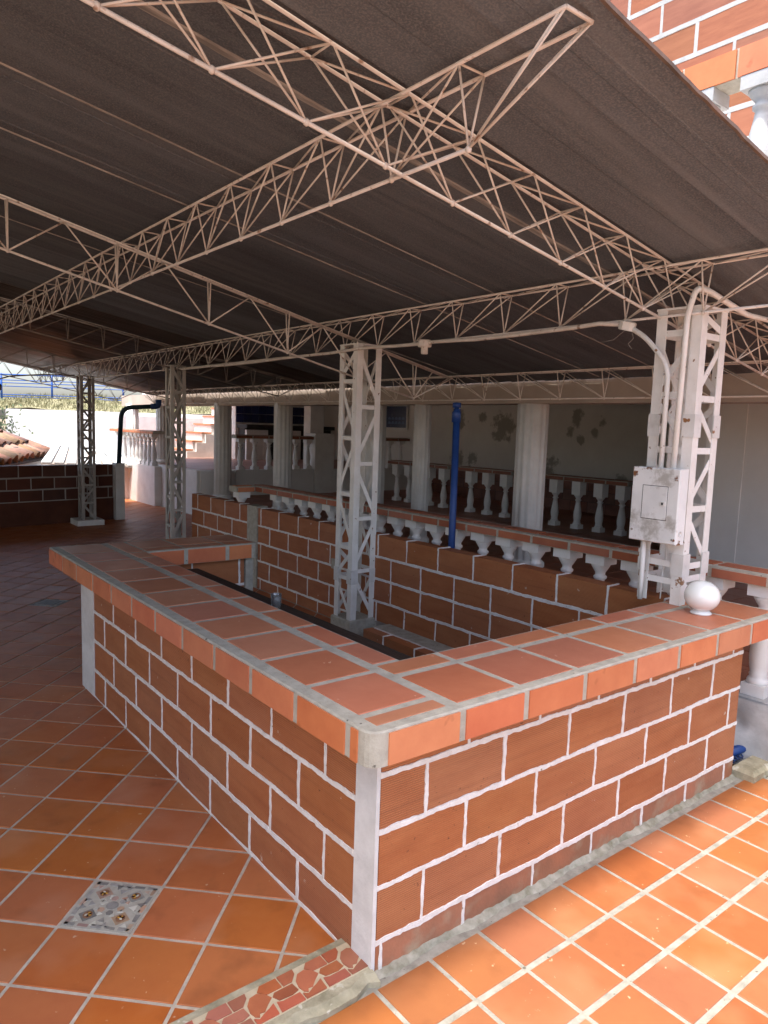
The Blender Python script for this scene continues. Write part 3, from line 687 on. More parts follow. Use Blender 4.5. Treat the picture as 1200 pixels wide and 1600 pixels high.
# far ones
nf = [ax(-1.9+.42*k) for k in range(15)]
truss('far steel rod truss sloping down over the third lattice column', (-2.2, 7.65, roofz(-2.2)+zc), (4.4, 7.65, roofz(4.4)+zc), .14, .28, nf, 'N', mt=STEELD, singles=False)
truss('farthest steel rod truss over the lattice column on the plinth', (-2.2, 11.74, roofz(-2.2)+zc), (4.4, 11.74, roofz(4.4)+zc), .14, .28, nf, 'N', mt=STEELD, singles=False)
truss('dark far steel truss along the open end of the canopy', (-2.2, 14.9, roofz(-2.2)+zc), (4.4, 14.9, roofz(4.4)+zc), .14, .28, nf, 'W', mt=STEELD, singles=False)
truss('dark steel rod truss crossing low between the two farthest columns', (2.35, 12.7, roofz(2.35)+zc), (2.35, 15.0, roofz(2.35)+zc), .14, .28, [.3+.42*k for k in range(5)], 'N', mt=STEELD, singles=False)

# ================================================================== CANOPY ROOF
roof = thing('canopy_roof', 'dark tarred canopy roof of long sloping sheets seen from below', 'roof', (1, 7, 3))
def sheet(y0, y1, x0, x1, dz0, dz1, mt, wav=0):
    b = MB(); n = 2; vs = []; fs = []
    flat = not wav; ta, tb, hb = random.uniform(.15, .4), random.uniform(.5, .85), random.uniform(-.6, .9); prof = [(0, 0), (ta, 0), (ta+.012, hb), (ta+.05, hb), (ta+.062, 0), (tb, 0), (tb+.02, .7), (1, .7)]
    ys = [y0+(y1-y0)*p[0] for p in prof] if not wav else [y0+(y1-y0)*i/int((y1-y0)/.0225) for i in range(int((y1-y0)/.0225)+1)]
    nx = 1 if wav else 14
    m = len(ys)
    for side in (0, 1):
        for i in range(nx+1):
            x = x0+(x1-x0)*i/nx
            for j, y in enumerate(ys):
                t = (y-y0)/(y1-y0); z = roofz(x)+dz0+(dz1-dz0)*t+(.011*sin(2*pi*y/.09) if wav else 0)+(random.uniform(-.0006, .0006)+.005*prof[j][1] if flat else 0)+.007*side
                edge = 0
                if not wav and y1 == -.05 or y0 == -.35: edge = 0
                vs.append((x, y, z))
    o = (nx+1)*m
    for i in range(nx):
        for j in range(m-1):
            a = i*m+j; fs.append((a, a+1, a+m+1, a+m)); fs.append((o+a, o+a+m, o+a+m+1, o+a+1))
    for i in range(nx): fs += [(i*m, (i+1)*m, o+(i+1)*m, o+i*m), (i*m+m-1, o+i*m+m-1, o+(i+1)*m+m-1, (i+1)*m+m-1)]
    for j in range(m-1): fs += [(j, o+j, o+j+1, j+1), (nx*m+j, nx*m+j+1, o+nx*m+j+1, o+nx*m+j)]
    b.add(vs, fs, bool(wav)); link('roof_sheet', b.mesh('roof_sheet', mt), roof)
XR0, XR1 = RIDGE, 4.835
ys = [-.355, -.05, .46, .93, 1.40, 1.885, 2.36, 2.87, 3.34, 3.82, 4.3, 4.79, 5.27, 5.76, 6.25, 6.75]
for k, (a, c) in enumerate(zip(ys[:-1], ys[1:])):
    sheet(a, c+.03, XR0, XR1, .012, .0, ROOF)
y = 6.75
while y < 14.6:
    sheet(y, y+.97, XR0, XR1+random.uniform(-.02, .008), .012, .006, ROOFC, wav=1); y += .90
for y in range(17): sheet(-.355+.92*y, -.355+.92*y+.95, -13.2, RIDGE, .012, .004, ROOF)  # unseen far slope, added to block light from the left
# uneven sealing strips under some of the sheet joints
for yy, wd in ((.93, .042), (1.885, .009), (2.62, .004), (4.3, .007)):
    b = MB(); vs = []; fs = []; n = 90
    for i in range(n+1):
        x = XR0+.1+(XR1-XR0-.2)*i/n; z = roofz(x)
        a = wd/2*random.uniform(.75, 1.25); c = wd/2*random.uniform(.75, 1.25)
        vs += [(x, yy-a, z+.006), (x, yy-a*.7, z-.003), (x, yy+c*.7, z-.003), (x, yy+c, z+.006)]
    for i in range(n):
        for j in range(3): k = i*4+j; fs.append((k, k+4, k+5, k+1))
    b.add(vs, fs); link('sealing_strip', b.mesh('sealing_strip', BATTEN), roof)
# ragged edge strip of the gable edge
b = MB(); vs = []; fs = []; n = 150
for i in range(n+1):
    x = XR0+(XR1-XR0)*i/n; z = roofz(x); r = random.uniform(-.003, .003)
    vs += [(x, -.348+r, z+.006), (x, -.360+r, z+.007), (x, -.360+r, z+.021), (x, -.345, z+.023)]
for i in range(n):
    for j in range(3): k = i*4+j; fs.append((k, k+1, k+5, k+4))
b.add(vs, fs); link('edge_strip', b.mesh('edge_strip', mat('brown_edge', (.20, .14, .11, 1), (.11, .085, .07, 1), rough=.8, scale=9)), roof)

# ================================================================== PIPES, FUSE BOX, LAMPS
fb = thing('fuse_box', 'chipped white steel fuse box with a small square door on the right lattice column', 'fuse box', (2.35, .45, 1.32))
b = MB(); b.bbox((0, 0, 0), (.30, .43, .085), .006)
mwb = Matrix(((0, 0, -1, 2.405), (-1, 0, 0, .60), (0, 1, 0, 1.322), (0, 0, 0, 1)))
link('box_body', b.mesh('box_body', BOXM), fb, mw=mwb)
b = MB(); b.bbox((0, 0, 0), (.155, .19, .006), .002); link('box_door', b.mesh('box_door', BOXM), fb, mw=mwb @ Matrix.Translation((.075, .135, .0815)))
b = MB(); b.box((-.003, -.003, 0), (.158, .193, .0008)); link('door_gap', b.mesh('door_gap', DARK), fb, mw=mwb @ Matrix.Translation((.075, .135, .0848)))
b = MB(); b.bbox((0, 0, 0), (.034, .026, .006), .002); lk = link('lock_plate', b.mesh('lock_plate', RUSTY), fb, mw=mwb @ Matrix.Translation((.188, .215, .087)))
b = MB(); b.box((0, 0, 0), (.012, .014, .001)); link('keyhole', b.mesh('keyhole', DARK), fb, mw=mwb @ Matrix.Translation((.2, .221, .0928)))
for u, v in ((.02, .06), (.278, .03), (.275, .37), (.03, .385)):
    b = MB(); b.lathe([(.007, 0), (.007, .003), (.002, .005)], 8); link('screw', b.mesh('screw', STEELD), fb, mw=mwb @ Matrix.Translation((u, v, .085)))
b = MB(); b.lathe([(.017, 0), (.017, .002), (.013, .002), (.013, .0005)], 12); link('knockout_disc', b.mesh('knockout_disc', RUSTY), fb, mw=Matrix.LocRotScale(Vector((2.36, .2995, 1.385)), Matrix.Rotation(pi/2, 3, 'X').to_quaternion(), None))
def bend(pts, r=.08, n=6):
    pts = [Vector(p) for p in pts]; outp = [pts[0]]
    for i in range(1, len(pts)-1):
        a = (pts[i-1]-pts[i]); c = (pts[i+1]-pts[i]); rr = min(r, a.length*.45, c.length*.45); a.normalize(); c.normalize()
        A = pts[i]+a*rr; Cc = pts[i]+c*rr
        for k in range(n+1):
            t = k/n; outp.append(A*(1-t)**2+pts[i]*2*t*(1-t)+Cc*t*t)
    outp.append(pts[-1]); return outp
def sag(a, c, n, s): 
    a = Vector(a); c = Vector(c); return [a.lerp(c, k/n)+Vector((0, 0, -s*sin(pi*k/n)+random.uniform(-.004, .004))) for k in range(n+1)]
cd = thing('conduit', 'white conduit pipe rising from the fuse box and running left along the truss', 'conduit', (2.36, .44, 1.75))
path = bend([(2.372, .455, 1.74), (2.372, .455, 2.33), (2.385, .62, 2.50), (2.39, .74, 2.572)], .09)
link('pipe', MB().tube(path, .0155).mesh('pipe', TOWERP), cd)
path = [(2.39, .80, 2.592)]+sag((2.385, .95, 2.605), (2.385, 2.45, 2.60), 7, .012)+sag((2.385, 2.7, 2.60), (2.30, 3.35, 2.60), 3, .0)+sag((2.30, 3.8, 2.59), (2.38, 7.4, 2.60), 8, .01)
link('pipe', MB().tube(path, .014).mesh('pipe', STEEL), cd)
b = MB(); b.lathe([(.045, -.025), (.05, -.02), (.05, .025), (.04, .03)], 8, smooth=False); link('junction_box', b.mesh('junction_box', TOWERP), cd, mw=Matrix.LocRotScale(Vector((2.385, .75, 2.575)), Matrix.Rotation(.25, 3, 'X').to_quaternion(), None))
b = MB(); b.tube([(2.385, .72, 2.55), (2.38, .70, 2.50), (2.375, .73, 2.47), (2.37, .70, 2.44), (2.375, .72, 2.46)], .0016, 5); b.tube([(2.385, .77, 2.55), (2.37, .83, 2.50), (2.36, .92, 2.49), (2.37, 1.0, 2.53)], .0014, 5)
link('loose_wires', b.mesh('loose_wires', STEELD), cd)
cd2 = thing('conduit', 'white conduit pipe arching over the right lattice column top and off to the right', 'conduit', (2.36, .36, 1.75))
path = bend([(2.385, .385, 1.74), (2.372, .365, 2.60), (2.372, .325, 2.745), (2.46, .30, 2.735), (2.88, .285, 2.655), (3.2, .28, 2.655), (4.4, .28, 2.47)], .05)
link('pipe', MB().tube(path, .0165).mesh('pipe', TOWERP), cd2)
cd3 = thing('conduit', 'short white conduit pipe running from the fuse box down to the counter', 'conduit', (2.36, .53, .96))
link('pipe', MB().tube([(2.37, .525, 1.33), (2.372, .525, 1.1), (2.374, .527, .965)], .0145).mesh('pipe', TOWERP), cd3)
path = [(2.46, .44, 1.32), (2.465, .43, 1.22), (2.46, .445, 1.12), (2.47, .45, 1.05), (2.465, .45, .97)]
solo('hanging_cable', MB().tube(path, .004, 6).mesh('hanging_cable', TOWERP), 'thin white cable hanging loose below the fuse box inside the column', 'cable')
lh = thing('lamp_holder', 'small beige lamp socket hanging from the conduit left of the fuse box column', 'lamp holder', (2.385, 2.58, 2.6))
b = MB(); b.lathe([(.05, -.03), (.055, -.02), (.055, .02), (.045, .028)], 8, smooth=False); link('junction_box', b.mesh('junction_box', STEEL), lh, (2.385, 2.58, 2.60))
b = MB(); b.lathe([(.022, -.05), (.028, -.045), (.028, 0), (.035, .012)], 10); link('socket', b.mesh('socket', STEEL), lh, (2.385, 2.58, 2.565))

gl = thing('globe_lamp_shade', 'white opal glass globe lamp shade standing on the counter tiles by the right column', 'lamp shade', (2.372, .145, H+.001))
b = MB(); R = .0915
prof = [(.055, 0), (.058, .004), (.056, .010), (.046, .017), (.044, .024)]
a0 = -1.07
for k in range(15):
    a = a0+(pi/2-a0)*k/14; prof.append((max(.001, R*cos(a)*1.04), .024+R*.94*(sin(a)-sin(a0))))
b.lathe(prof, 32); link('globe', b.mesh('globe', GLASSW), gl, (2.372, .145, H+.001))

bp = thing('blue_pipe', 'upright blue pipe with a capped top standing behind the inner brick wall', 'pipe', (2.76, 2.56, 0))
link('pipe', MB().tube([(2.76, 2.56, .0), (2.76, 2.57, 2.1)], .030, 14).mesh('pipe', BLUEPIPE), bp)
b = MB(); b.lathe([(.038, 1.99), (.038, 2.07), (.036, 2.075), (.02, 2.09), (.02, 2.11), (.036, 2.112), (.036, 2.15), (.01, 2.155)], 14, (2.76, 2.575)); link('pipe_cap', b.mesh('pipe_cap', BLUEPIPE), bp)
hp = thing('elbow_pipe', 'dark teal pipe rising from the far parapet and bending over to the white column', 'pipe', (3.1, 11.9, .9))
link('pipe', MB().tube(bend([(3.11, 12.15, 1.06), (3.12, 12.0, 2.13), (3.58, 11.66, 2.17)], .2), .043, 10).mesh('pipe', BLUED), hp)
link('pipe_elbow', MB().tube(bend([(3.56, 11.67, 2.17), (3.68, 11.6, 2.18), (3.68, 11.6, 2.30)], .08), .055, 10).mesh('pipe_elbow', BLUEPIPE), hp)
hl = thing('hanging_lamp', 'small dark lamp on a thin arm under the far left roof edge', 'lamp', (1.1, 12.4, 2.5))
link('lamp_arm', MB().tube([(2.35, 12.2, 2.68), (1.8, 12.25, 2.66), (1.3, 12.35, 2.6), (1.08, 12.4, 2.52)], .012, 6).mesh('lamp_arm', STEELD), hl)
b = MB(); b.lathe([(.03, 2.52), (.06, 2.49), (.10, 2.44), (.10, 2.36), (.05, 2.33)], 12, (1.08, 12.4)); link('lamp_head', b.mesh('lamp_head', STEELD), hl)

# ================================================================== BALUSTRADES AND TERRACE
def baluster_mesh(h, tall=0, s=.15, mt=WHITEG):
    k = ('bal', h, tall, s, mt.name)
    if k in _cache: return _cache[k]
    b = MB(); t = tall or .075; r = s/.15
    b.box((-.07*r, -.07*r, 0), (.07*r, .07*r, .07)); b.box((-.078*r, -.078*r, h-t), (.078*r, .078*r, h))
    z0, z1 = .07, h-t; P = [(.064, 0), (.066, .03), (.058, .06), (.05, .075), (.056, .10), (.050, .12), (.058, .2), (.063, .3), (.060, .4), (.048, .56), (.037, .7), (.033, .78), (.046, .80), (.048, .83), (.036, .85), (.036, .88), (.05, .92), (.066, .97), (.07, 1.0)]
    b.lathe([(a*r, z0+(z1-z0)*c) for a, c in P], 14)
    _cache[k] = b.mesh('baluster', mt); return _cache[k]
def balustrade(label, A, B, zb, zt, pos, capw=.26, capt=.075, tile=.36, tall=0, s=.15, plinth=None, pmat=None, capm=None):
    """cap with edge tiles from A to B; balusters at distances pos"""
    A = Vector((*A, 0)); B = Vector((*B, 0)); d = (B-A); L = d.length; d /= L; nn = Vector((d.y, -d.x, 0)); ang = math.atan2(d.y, d.x)
    R = Matrix.Rotation(ang, 3, 'Z').to_quaternion()
    t = thing('balustrade', label, 'balustrade', A+Vector((0, 0, zb)))
    mid = (A+B)/2
    link('cap_bed', boxmesh(L, capw, capt-.006, CEMENT), t, mw=Matrix.LocRotScale(mid+Vector((0, 0, zt-capt/2-.003)), R, None))
    n = max(1, round(L/tile)); st = L/n; lt = capm or LIPTILE
    for k in range(n):
        c = A+d*(st*(k+.5))
        link('cap_tile', boxmesh(st-.03, capw-.13, .012, lt), t, mw=Matrix.LocRotScale(c+Vector((0, 0, zt-.005)), R, None))
        for sg in (1, -1):
            link('cap_edge_tile', boxmesh(st-.03, .014, capt-.022, lt), t, mw=Matrix.LocRotScale(c+nn*sg*(capw/2)+Vector((0, 0, zt-capt/2-.006)), R, None))
    for p in pos: link('baluster', baluster_mesh(round(zt-capt-zb, 3), tall, s), t, A+d*p+Vector((0, 0, zb)))
    if plinth:
        link('plinth', boxmesh(L, plinth[0], plinth[1], pmat or WHITE), t, mw=Matrix.LocRotScale(mid+Vector((0, 0, zb-plinth[1]/2-.001)), R, None))
    return t
ybal = [-.51, -.22, .075, .38, .66, .95, 1.242, 1.538, 1.843, 2.132, 2.42, 2.737, 3.008, 3.295, 3.571, 3.86, 4.15, 4.44, 4.73, 5.02, 5.31, 5.6, 5.89]
TZ = .38
balustrade('long white balustrade with brick-red tiled cap behind the inner brick wall', (2.995, -.7), (2.995, 6.42), .39, 1.15, [v+.7 for v in ybal], capw=.25, plinth=(.24, .42), pmat=ROUGHP, capm=mat('red_cap_tile', (.40, .125, .06, 1), (.32, .092, .044, 1), rough=.55, scale=4, var=.1))
balustrade('short white balustrade closing the far end behind the inner brick wall', (2.85, 6.33), (2.6, 6.33), .39, 1.15, [.13], capw=.22, plinth=(.2, .42), pmat=WHITE)

b = MB(); b.box((3.13, -3, -.1), (11, 7.2, TZ)); b.box((4.66, 7.2, -.1), (11, 12.1, TZ)); terr = struct('terrace', b.mesh('terrace', TERRT))
far = MB()
for i in range(22):
    for j in range(42):
        x0, y0 = 3.14+.36*i, -2.9+.36*j
        if y0 > 11.6 or (y0 > 6.9 and x0 < 4.7) or x0 > 10.5: continue
        far.box((x0+.006, y0+.006, TZ-.01), (x0+.354, y0+.354, TZ+.004+random.uniform(-.0008, .0008)))
link('terrace_tiles', far.mesh('terrace_tiles', TERRT), terr, kind='stuff')
b = MB(); b.box((4.66, 12.1, -.1), (12, 22, .92)); upf = struct('upper_terrace', b.mesh('upper_terrace', WHITE))
far = MB()
for i in range(19):
    for j in range(25):
        far.box((4.8+.36*i, 12.25+.36*j, .915), (5.154+.36*i, 12.604+.36*j, .925))
link('terrace_tiles', far.mesh('terrace_tiles', mat('pink_tile', (.40, .22, .17, 1), (.32, .17, .13, 1), rough=.5, scale=1)), upf, kind='stuff')

def column(label, x, y, r, z0, z1, fl=13):
    n = fl*4; prof = []
    for i in range(n):
        a = 2*pi*i/n; k = (i % 4); rr = r*(1, .975, .885, .975)[k]; prof.append((rr*cos(a), rr*sin(a)))
    t = thing('fluted_column', label, 'column', (x, y, z0), 'fluted white columns under the beige beam')
    b = MB(); b.prism(prof, z0, z1); b.smooth = [False, False]+[True]*(len(b.f)-2); link('shaft', b.mesh('shaft', WHITE), t, (x, y, 0))
    b = MB(); b.lathe([(r*1.25, z0-.001), (r*1.25, z0+.05), (r*1.12, z0+.07), (r*1.02, z0+.09)], 24); link('base_ring', b.mesh('base_ring', WHITE), t, (x, y, 0))
BZ = 2.245
column('thick fluted white column nearest, right of the upright blue pipe', 5.0, 3.66, .178, TZ, BZ)
column('slim fluted white column just left of the upright blue pipe', 5.0, 5.56, .118, TZ, BZ)
column('fluted white column half hidden behind the middle lattice column', 5.0, 6.62, .17, TZ, BZ)
column('fluted white column right of the stairs, before the blue tiled wall', 5.0, 9.25, .165, TZ, BZ+.05)
column('fluted white column directly right of the sunlit stairs', 5.0, 11.62, .175, TZ, BZ+.06)
column('fluted white column beside the dark elbow pipe at the far left', 5.0, 14.75, .17, .92, BZ+.06)
column('farthest fluted white column behind the left balustrade', 4.92, 16.6, .15, .92, BZ+.06)
b = MB(); b.box((4.85, -4, BZ), (5.16, 17.2, 2.51)); solo('beam', b.mesh('beam', BEAMM), 'long beige painted concrete beam resting on the fluted columns', 'beam', (0, 0, 0))
b = MB(); b.box((5.16, -4, 2.515), (11, 16.6, 2.6)); struct('terrace_ceiling', b.mesh('terrace_ceiling', PLASTER))  # unseen ceiling, added to keep the terrace dark

# peeling wall: dark flaked patches
PEELM = mat('peeling_plaster', (.76, .74, .69, 1), (.68, .65, .60, 1), rough=.85, scale=1.2, bump=.3)
masked(PEELM, [(10.49, y, z, r*1.7) for y, z, r in ((10.6, 1.18, .34), (10.1, 1.25, .22), (10.55, 2.10, .30), (9.8, 2.2, .2), (7.9, 1.12, .34), (7.75, 1.3, .2), (8.6, 2.05, .16), (7.1, 1.8, .13), (6.75, 1.95, .12), (6.6, 2.15, .14), (7.35, 1.95, .12), (9.15, 2.0, .4), (11.9, 1.1, .25), (6.1, 1.05, .2), (8.3, 1.0, .25), (7.2, 2.25, .2))], (.36, .34, .29, 1), 5, .80, .92)
pw = thing('peeling_wall', 'grey white wall with dark peeling patches at the back of the shaded terrace', 'wall', (10.5, 8, TZ))
b = MB(); b.box((10.5, 2, TZ), (10.7, 16.5, 2.514)); link('plaster', b.mesh('plaster', PEELM), pw)
mort = MB()
brick_face(pw, (10.46, 2.2, 0), (0, 1, 0), (-1, 0, 0), 10.2, [TZ+.005, TZ+.215, TZ+.425, TZ+.62], [.1, .3, .1], .035, mt=mat('dado_brick', (.26, .11, .075, 1), (.17, .075, .055, 1), rough=.6, var=.2), mort=mort, hw=.004, wob=.001, step=.3)
link('mortar', mort.mesh('mortar', mat('dark_joint', (.10, .07, .06, 1), rough=.8)), pw)
b = MB(); b.box((6.4, -4, TZ), (6.6, 2.75, 2.514)); b.box((6.385, 1.9, TZ), (6.4, 2.75, 2.514)); solo('side_wall', b.mesh('side_wall', PLASTER), 'smooth grey plaster wall right of the fuse box column, behind the balustrade', 'wall')
b = MB(); b.box((6.6, 2.55, TZ), (10.5, 2.7, 2.514)); solo('cross_wall', b.mesh('cross_wall', PLASTER), 'plain plaster cross wall in shade closing the terrace on the right', 'wall')

CAPD = mat('dull_cap_tile', (.30, .11, .065, 1), (.22, .08, .045, 1), rough=.6, var=.1)
balustrade('low white balustrade before the peeling wall, right of the thick fluted column', (8.3, 6.02), (8.3, 4.42), TZ+.004, 1.235, [.14, .60, 1.02, 1.42], capw=.3, tile=.4, tall=.22, s=.155, capm=CAPD)
balustrade('low white balustrade before the peeling wall, between blue pipe and thick column', (8.3, 8.12), (8.3, 6.75), TZ+.004, 1.235, [.24, .68, 1.12], capw=.3, tile=.4, tall=.22, s=.155, capm=CAPD)
balustrade('low white balustrade before the peeling wall, left of the blue pipe', (8.3, 10.25), (8.3, 8.38), TZ+.004, 1.235, [.16, .56, 1.2, 1.62], capw=.3, tile=.4, tall=.22, s=.155, capm=CAPD)
balustrade('upper white balustrade on a low wall before the blue tiled kitchen', (5.5, 12.15), (7.42, 12.15), .93, 1.67, [.16, .50, .84, 1.18, 1.52, 1.84], capw=.26, tile=.4, plinth=(.22, .54), pmat=PLASTER, capm=CAPD)
balustrade('upper white balustrade under the small blue poster, left of the slim column', (9.1, 12.15), (10.25, 12.15), .93, 1.67, [.25, .6, .95], capw=.26, tile=.4, plinth=(.22, .54), pmat=PLASTER, capm=CAPD)
b = MB(); b.box((4.72, 12.04, TZ), (5.2, 12.2, .905)); solo('low_wall', b.mesh('low_wall', PLASTER), 'low plaster wall below the sunlit upper floor left of the small steps', 'wall')
b = MB()
for k in range(3): b.box((5.205, 12.02-.0, TZ+.0+.175*k), (5.48, 12.07+.2*k+.2, TZ+.175*(k+1)-.003))
solo('small_steps', b.mesh('small_steps', PLASTER), 'three small plaster steps between the low walls of the upper floor', 'steps')
b = MB(); b.bbox((7.47, 12.03, TZ), (7.98, 12.5, 1.735), .01); solo('white_pillar', b.mesh('white_pillar', WHITE), 'squat white square pillar at the end of the upper balustrade', 'pillar')
b = MB(); b.box((8.0, 13.1, .925), (8.38, 13.4, 2.514)); solo('door_pilaster', b.mesh('door_pilaster', WHITE), 'tall pale pilaster beside the dark doorway of the kitchen', 'pilaster')
ps = thing('poster', 'small framed dark blue poster high on the peeling wall', 'poster', (10.44, 12.9, 1.9))
link('picture', boxmesh(.012, .92, .56, BLUET), ps, (10.47, 12.9, 2.2))
for dy, dz, sy, sz in ((0, .30, 1.02, .05), (0, -.30, 1.02, .05), (.485, 0, .05, .55), (-.485, 0, .05, .55)): link('frame_bar', boxmesh(.02, sy, sz, WHITE), ps, (10.46, 12.9+dy, 2.2+dz))
for k in range(5):
    for r in range(2):
        link('pale_arch_print', MB().add([(0, .06*cos(t), .07*sin(t)) for t in [pi*i/6 for i in range(7)]], [tuple(range(7))]).mesh('pale_arch_print', mat('print_blue', (.05, .10, .22, 1), rough=.5) if (k == 0 and r == 0) else bpy.data.materials['print_blue']), ps, (10.462, 12.58+.14*k, 2.02+.11*r))

# kitchen behind the upper balustrade
kt = thing('kitchen_wall', 'dark kitchen wall with a band of deep blue glazed tiles', 'wall', (9, 16.3, .92))
b = MB(); b.box((7.62, 16.3, .925), (10.52, 16.5, 2.514)); link('plaster', b.mesh('plaster', PLASTER), kt)
for i in range(12):
    for r in range(2): link('blue_tile', boxmesh(.222, .012, .232, BLUET), kt, (7.75+.23*i, 16.292, 2.045+.24*r))
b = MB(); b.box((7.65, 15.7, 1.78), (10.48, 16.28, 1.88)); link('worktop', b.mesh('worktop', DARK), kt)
b = MB(); b.box((7.7, 15.9, .93), (10.48, 16.28, 1.775)); link('recess_shade', b.mesh('recess_shade', DARK), kt)  # solid dark block in place of the shaded space under the worktop
for x0, x1 in ((7.7, 8.35), (8.75, 9.4)):
    b = MB(); b.box((x0, 15.8, 1.60), (x1, 15.89, 1.74)); b.box((x1-.14, 15.8, .93), (x1, 15.89, 1.598)); b.box((x0, 15.81, .93), (x1-.145, 15.88, 1.5)); link('cabinet_front', b.mesh('cabinet_front', WHITE), kt)

# sunlit stairs
stt = thing('stairs', 'sunlit stairs with terracotta treads climbing to the right beyond the columns', 'stairs', (6.6, 17.2, .92))
for k in range(8):
    x0 = 6.45+.27*k; z = .92+.235*(k+1)
    boxpart('riser_block', (x0, 17.05, .921), (x0+.265, 18.2, z-.045), WHITE, stt)
    boxpart('tread', (x0-.03, 17.02, z-.044), (x0+.265, 18.2, z), STEPT, stt)
b = MB()
for k in range(8): b.box((6.52+.27*k, 16.96, .921), (6.788+.27*k, 17.045, .86+.235*(k+1)))
link('stringer', b.mesh('stringer', WHITE), stt)
b = MB(); b.box((5.2, 18.3, .92), (8.5, 18.55, 2.0)); solo('stair_wall', b.mesh('stair_wall', WHITE), 'cream garden wall behind the sunlit stairs', 'wall')

# left balustrade on its white wall
balustrade('white balustrade on a white wall at the far left, beside the elbow pipe', (4.60, 17.0), (4.60, 14.0), .89, 1.68, [.3, .72, 1.14, 1.4, 1.66, 1.92, 2.18, 2.44, 2.7], capw=.26, tile=.4, plinth=(.2, .90), pmat=WHITE)

# ================================================================== FAR BRICK PARAPET
pa = thing('brick_parapet', 'dark far brick parapet with white joints and a bare base at the left', 'brick wall', (1, 12, 0))
d = Vector((2.07, .37, 0)).normalized(); nn = Vector((d.y, -d.x, 0)); A0 = Vector((3.02, 12.22, 0))-d*8
mort = MB()
brick_face(pa, A0, d, nn, 8.0, [.42, .632, .844, 1.06], [.12, .33, .12], .12, mt=BRICKDARK, mort=mort, hw=.011, bot=1, wob=.002, step=.1)
link('mortar', mort.mesh('mortar', mat('grey_mortar', (.42, .38, .34, 1), (.33, .3, .27, 1), rough=.8)), pa)
mwp = Matrix.LocRotScale(A0+d*4-nn*.07+Vector((0, 0, .53)), Matrix.Rotation(math.atan2(d.y, d.x), 3, 'Z').to_quaternion(), None)
link('wall_core', boxmesh(8.0, .10, 1.05, WALLCORE), pa, mw=mwp)
mwp = Matrix.LocRotScale(A0+d*4-nn*.055+Vector((0, 0, .205)), Matrix.Rotation(math.atan2(d.y, d.x), 3, 'Z').to_quaternion(), None)
link('bare_base', boxmesh(8.0, .14, .42, BRICKDARK), pa, mw=mwp)
link('end_post', boxmesh(.17, .2, 1.08, WHITE), pa, (3.11, 12.18, .54))

# ================================================================== BRICK BUILDING ABOVE THE ROOF
bd = thing('brick_building', 'upper storey of a brick building with broad white joints above the roof edge', 'building', (4.8, 2, 2.51))
mort = MB()
BZ0 = 5.275
zs = [BZ0-.285*k for k in range(9, -1, -1)]+[BZ0+.285*k for k in range(1, 9)]
js = []
for k in range(len(zs)-1): js.append((1.53+3) if (k % 2 == 1) else (1.53+3+.355))
BR2 = mat('sunlit_facing_brick', (.30, .110, .050, 1), (.24, .082, .037, 1), rough=.6, scale=3, stretch=(1, 1, 6), bump=.25, var=.10, hue=.006)
brick_face(bd, (4.8, 6.5, 0), (0, -1, 0), (-1, 0, 0), 9.5, zs, [(6.5-1.53) % .71 if k % 2 == 0 else (6.5-1.53+.355) % .71 for k in range(len(zs)-1)], .15, mt=BR2, mort=mort, hw=.019, pitch=.71, bot=1, step=.12, wob=.002)
link('mortar', mort.mesh('mortar', mat('dimmed_mortar', (.42, .43, .43, 1), (.34, .35, .35, 1), rough=.8, scale=10, bump=.6)), bd)  # white mortar darkened in colour against the glare of direct sun
b = MB(); b.box((4.83, -3, 2.515), (11, 6.5, zs[-1])); link('wall_core', b.mesh('wall_core', WALLCORE), bd)
DIMW = mat('dimmed_white', (.44, .45, .45, 1), (.34, .35, .35, 1), rough=.7, scale=5, bump=.4)  # white paint darkened in colour so direct sun does not burn it out
bz = thing('balustrade', 'white balcony balustrade with orange tiled rail on the brick building at top right', 'balustrade', (3.4, 0, 3.6))
b = MB(); b.box((3.2, -2.5, 3.33), (4.79, 2.6, 3.506)); link('balcony_slab', b.mesh('balcony_slab', WHITE), bz)
b = MB(); b.box((3.31, -2.5, 4.226), (3.50, 2.6, 4.412)); link('rail_bed', b.mesh('rail_bed', CEMENT), bz)
for k in range(14):
    y1 = 1.056-.372*k+.372*4
    boxpart('rail_tile', (3.295, y1-.352, 4.228), (3.309, y1, 4.405), LIPTILE, bz)
for k in range(10): link('baluster', baluster_mesh(.716, .085, .205, DIMW), bz, (3.405, .555-.392*(k-3), 3.508))

# lumpy render on the foot of the balustrade where it shows beside the counter end
b = MB(); rnd = random.Random(2); nu, nv = 60, 16; vs = []; fs = []; bumps = [(rnd.uniform(-.7, 1.2), rnd.uniform(0, .4), rnd.uniform(.03, .10), rnd.uniform(-.025, .035)) for _ in range(120)]
for i in range(nu+1):
    for j in range(nv+1):
        y = -.69+1.9*i/nu; z = -.03+.415*j/nv; h = .012
        for by, bz_, br, bh in bumps: h += bh*math.exp(-((y-by)**2+(z-bz_)**2)/(br*br))
        h += .05*max(0, .2-z)
        vs.append((2.872-max(.002, h), y, z))
for i in range(nu):
    for j in range(nv): k = i*(nv+1)+j; fs.append((k, k+1, k+nv+2, k+nv+1))
b.add(vs, fs, True); link('rough_render', b.mesh('rough_render', ROUGHP), bpy.data.objects['balustrade'])
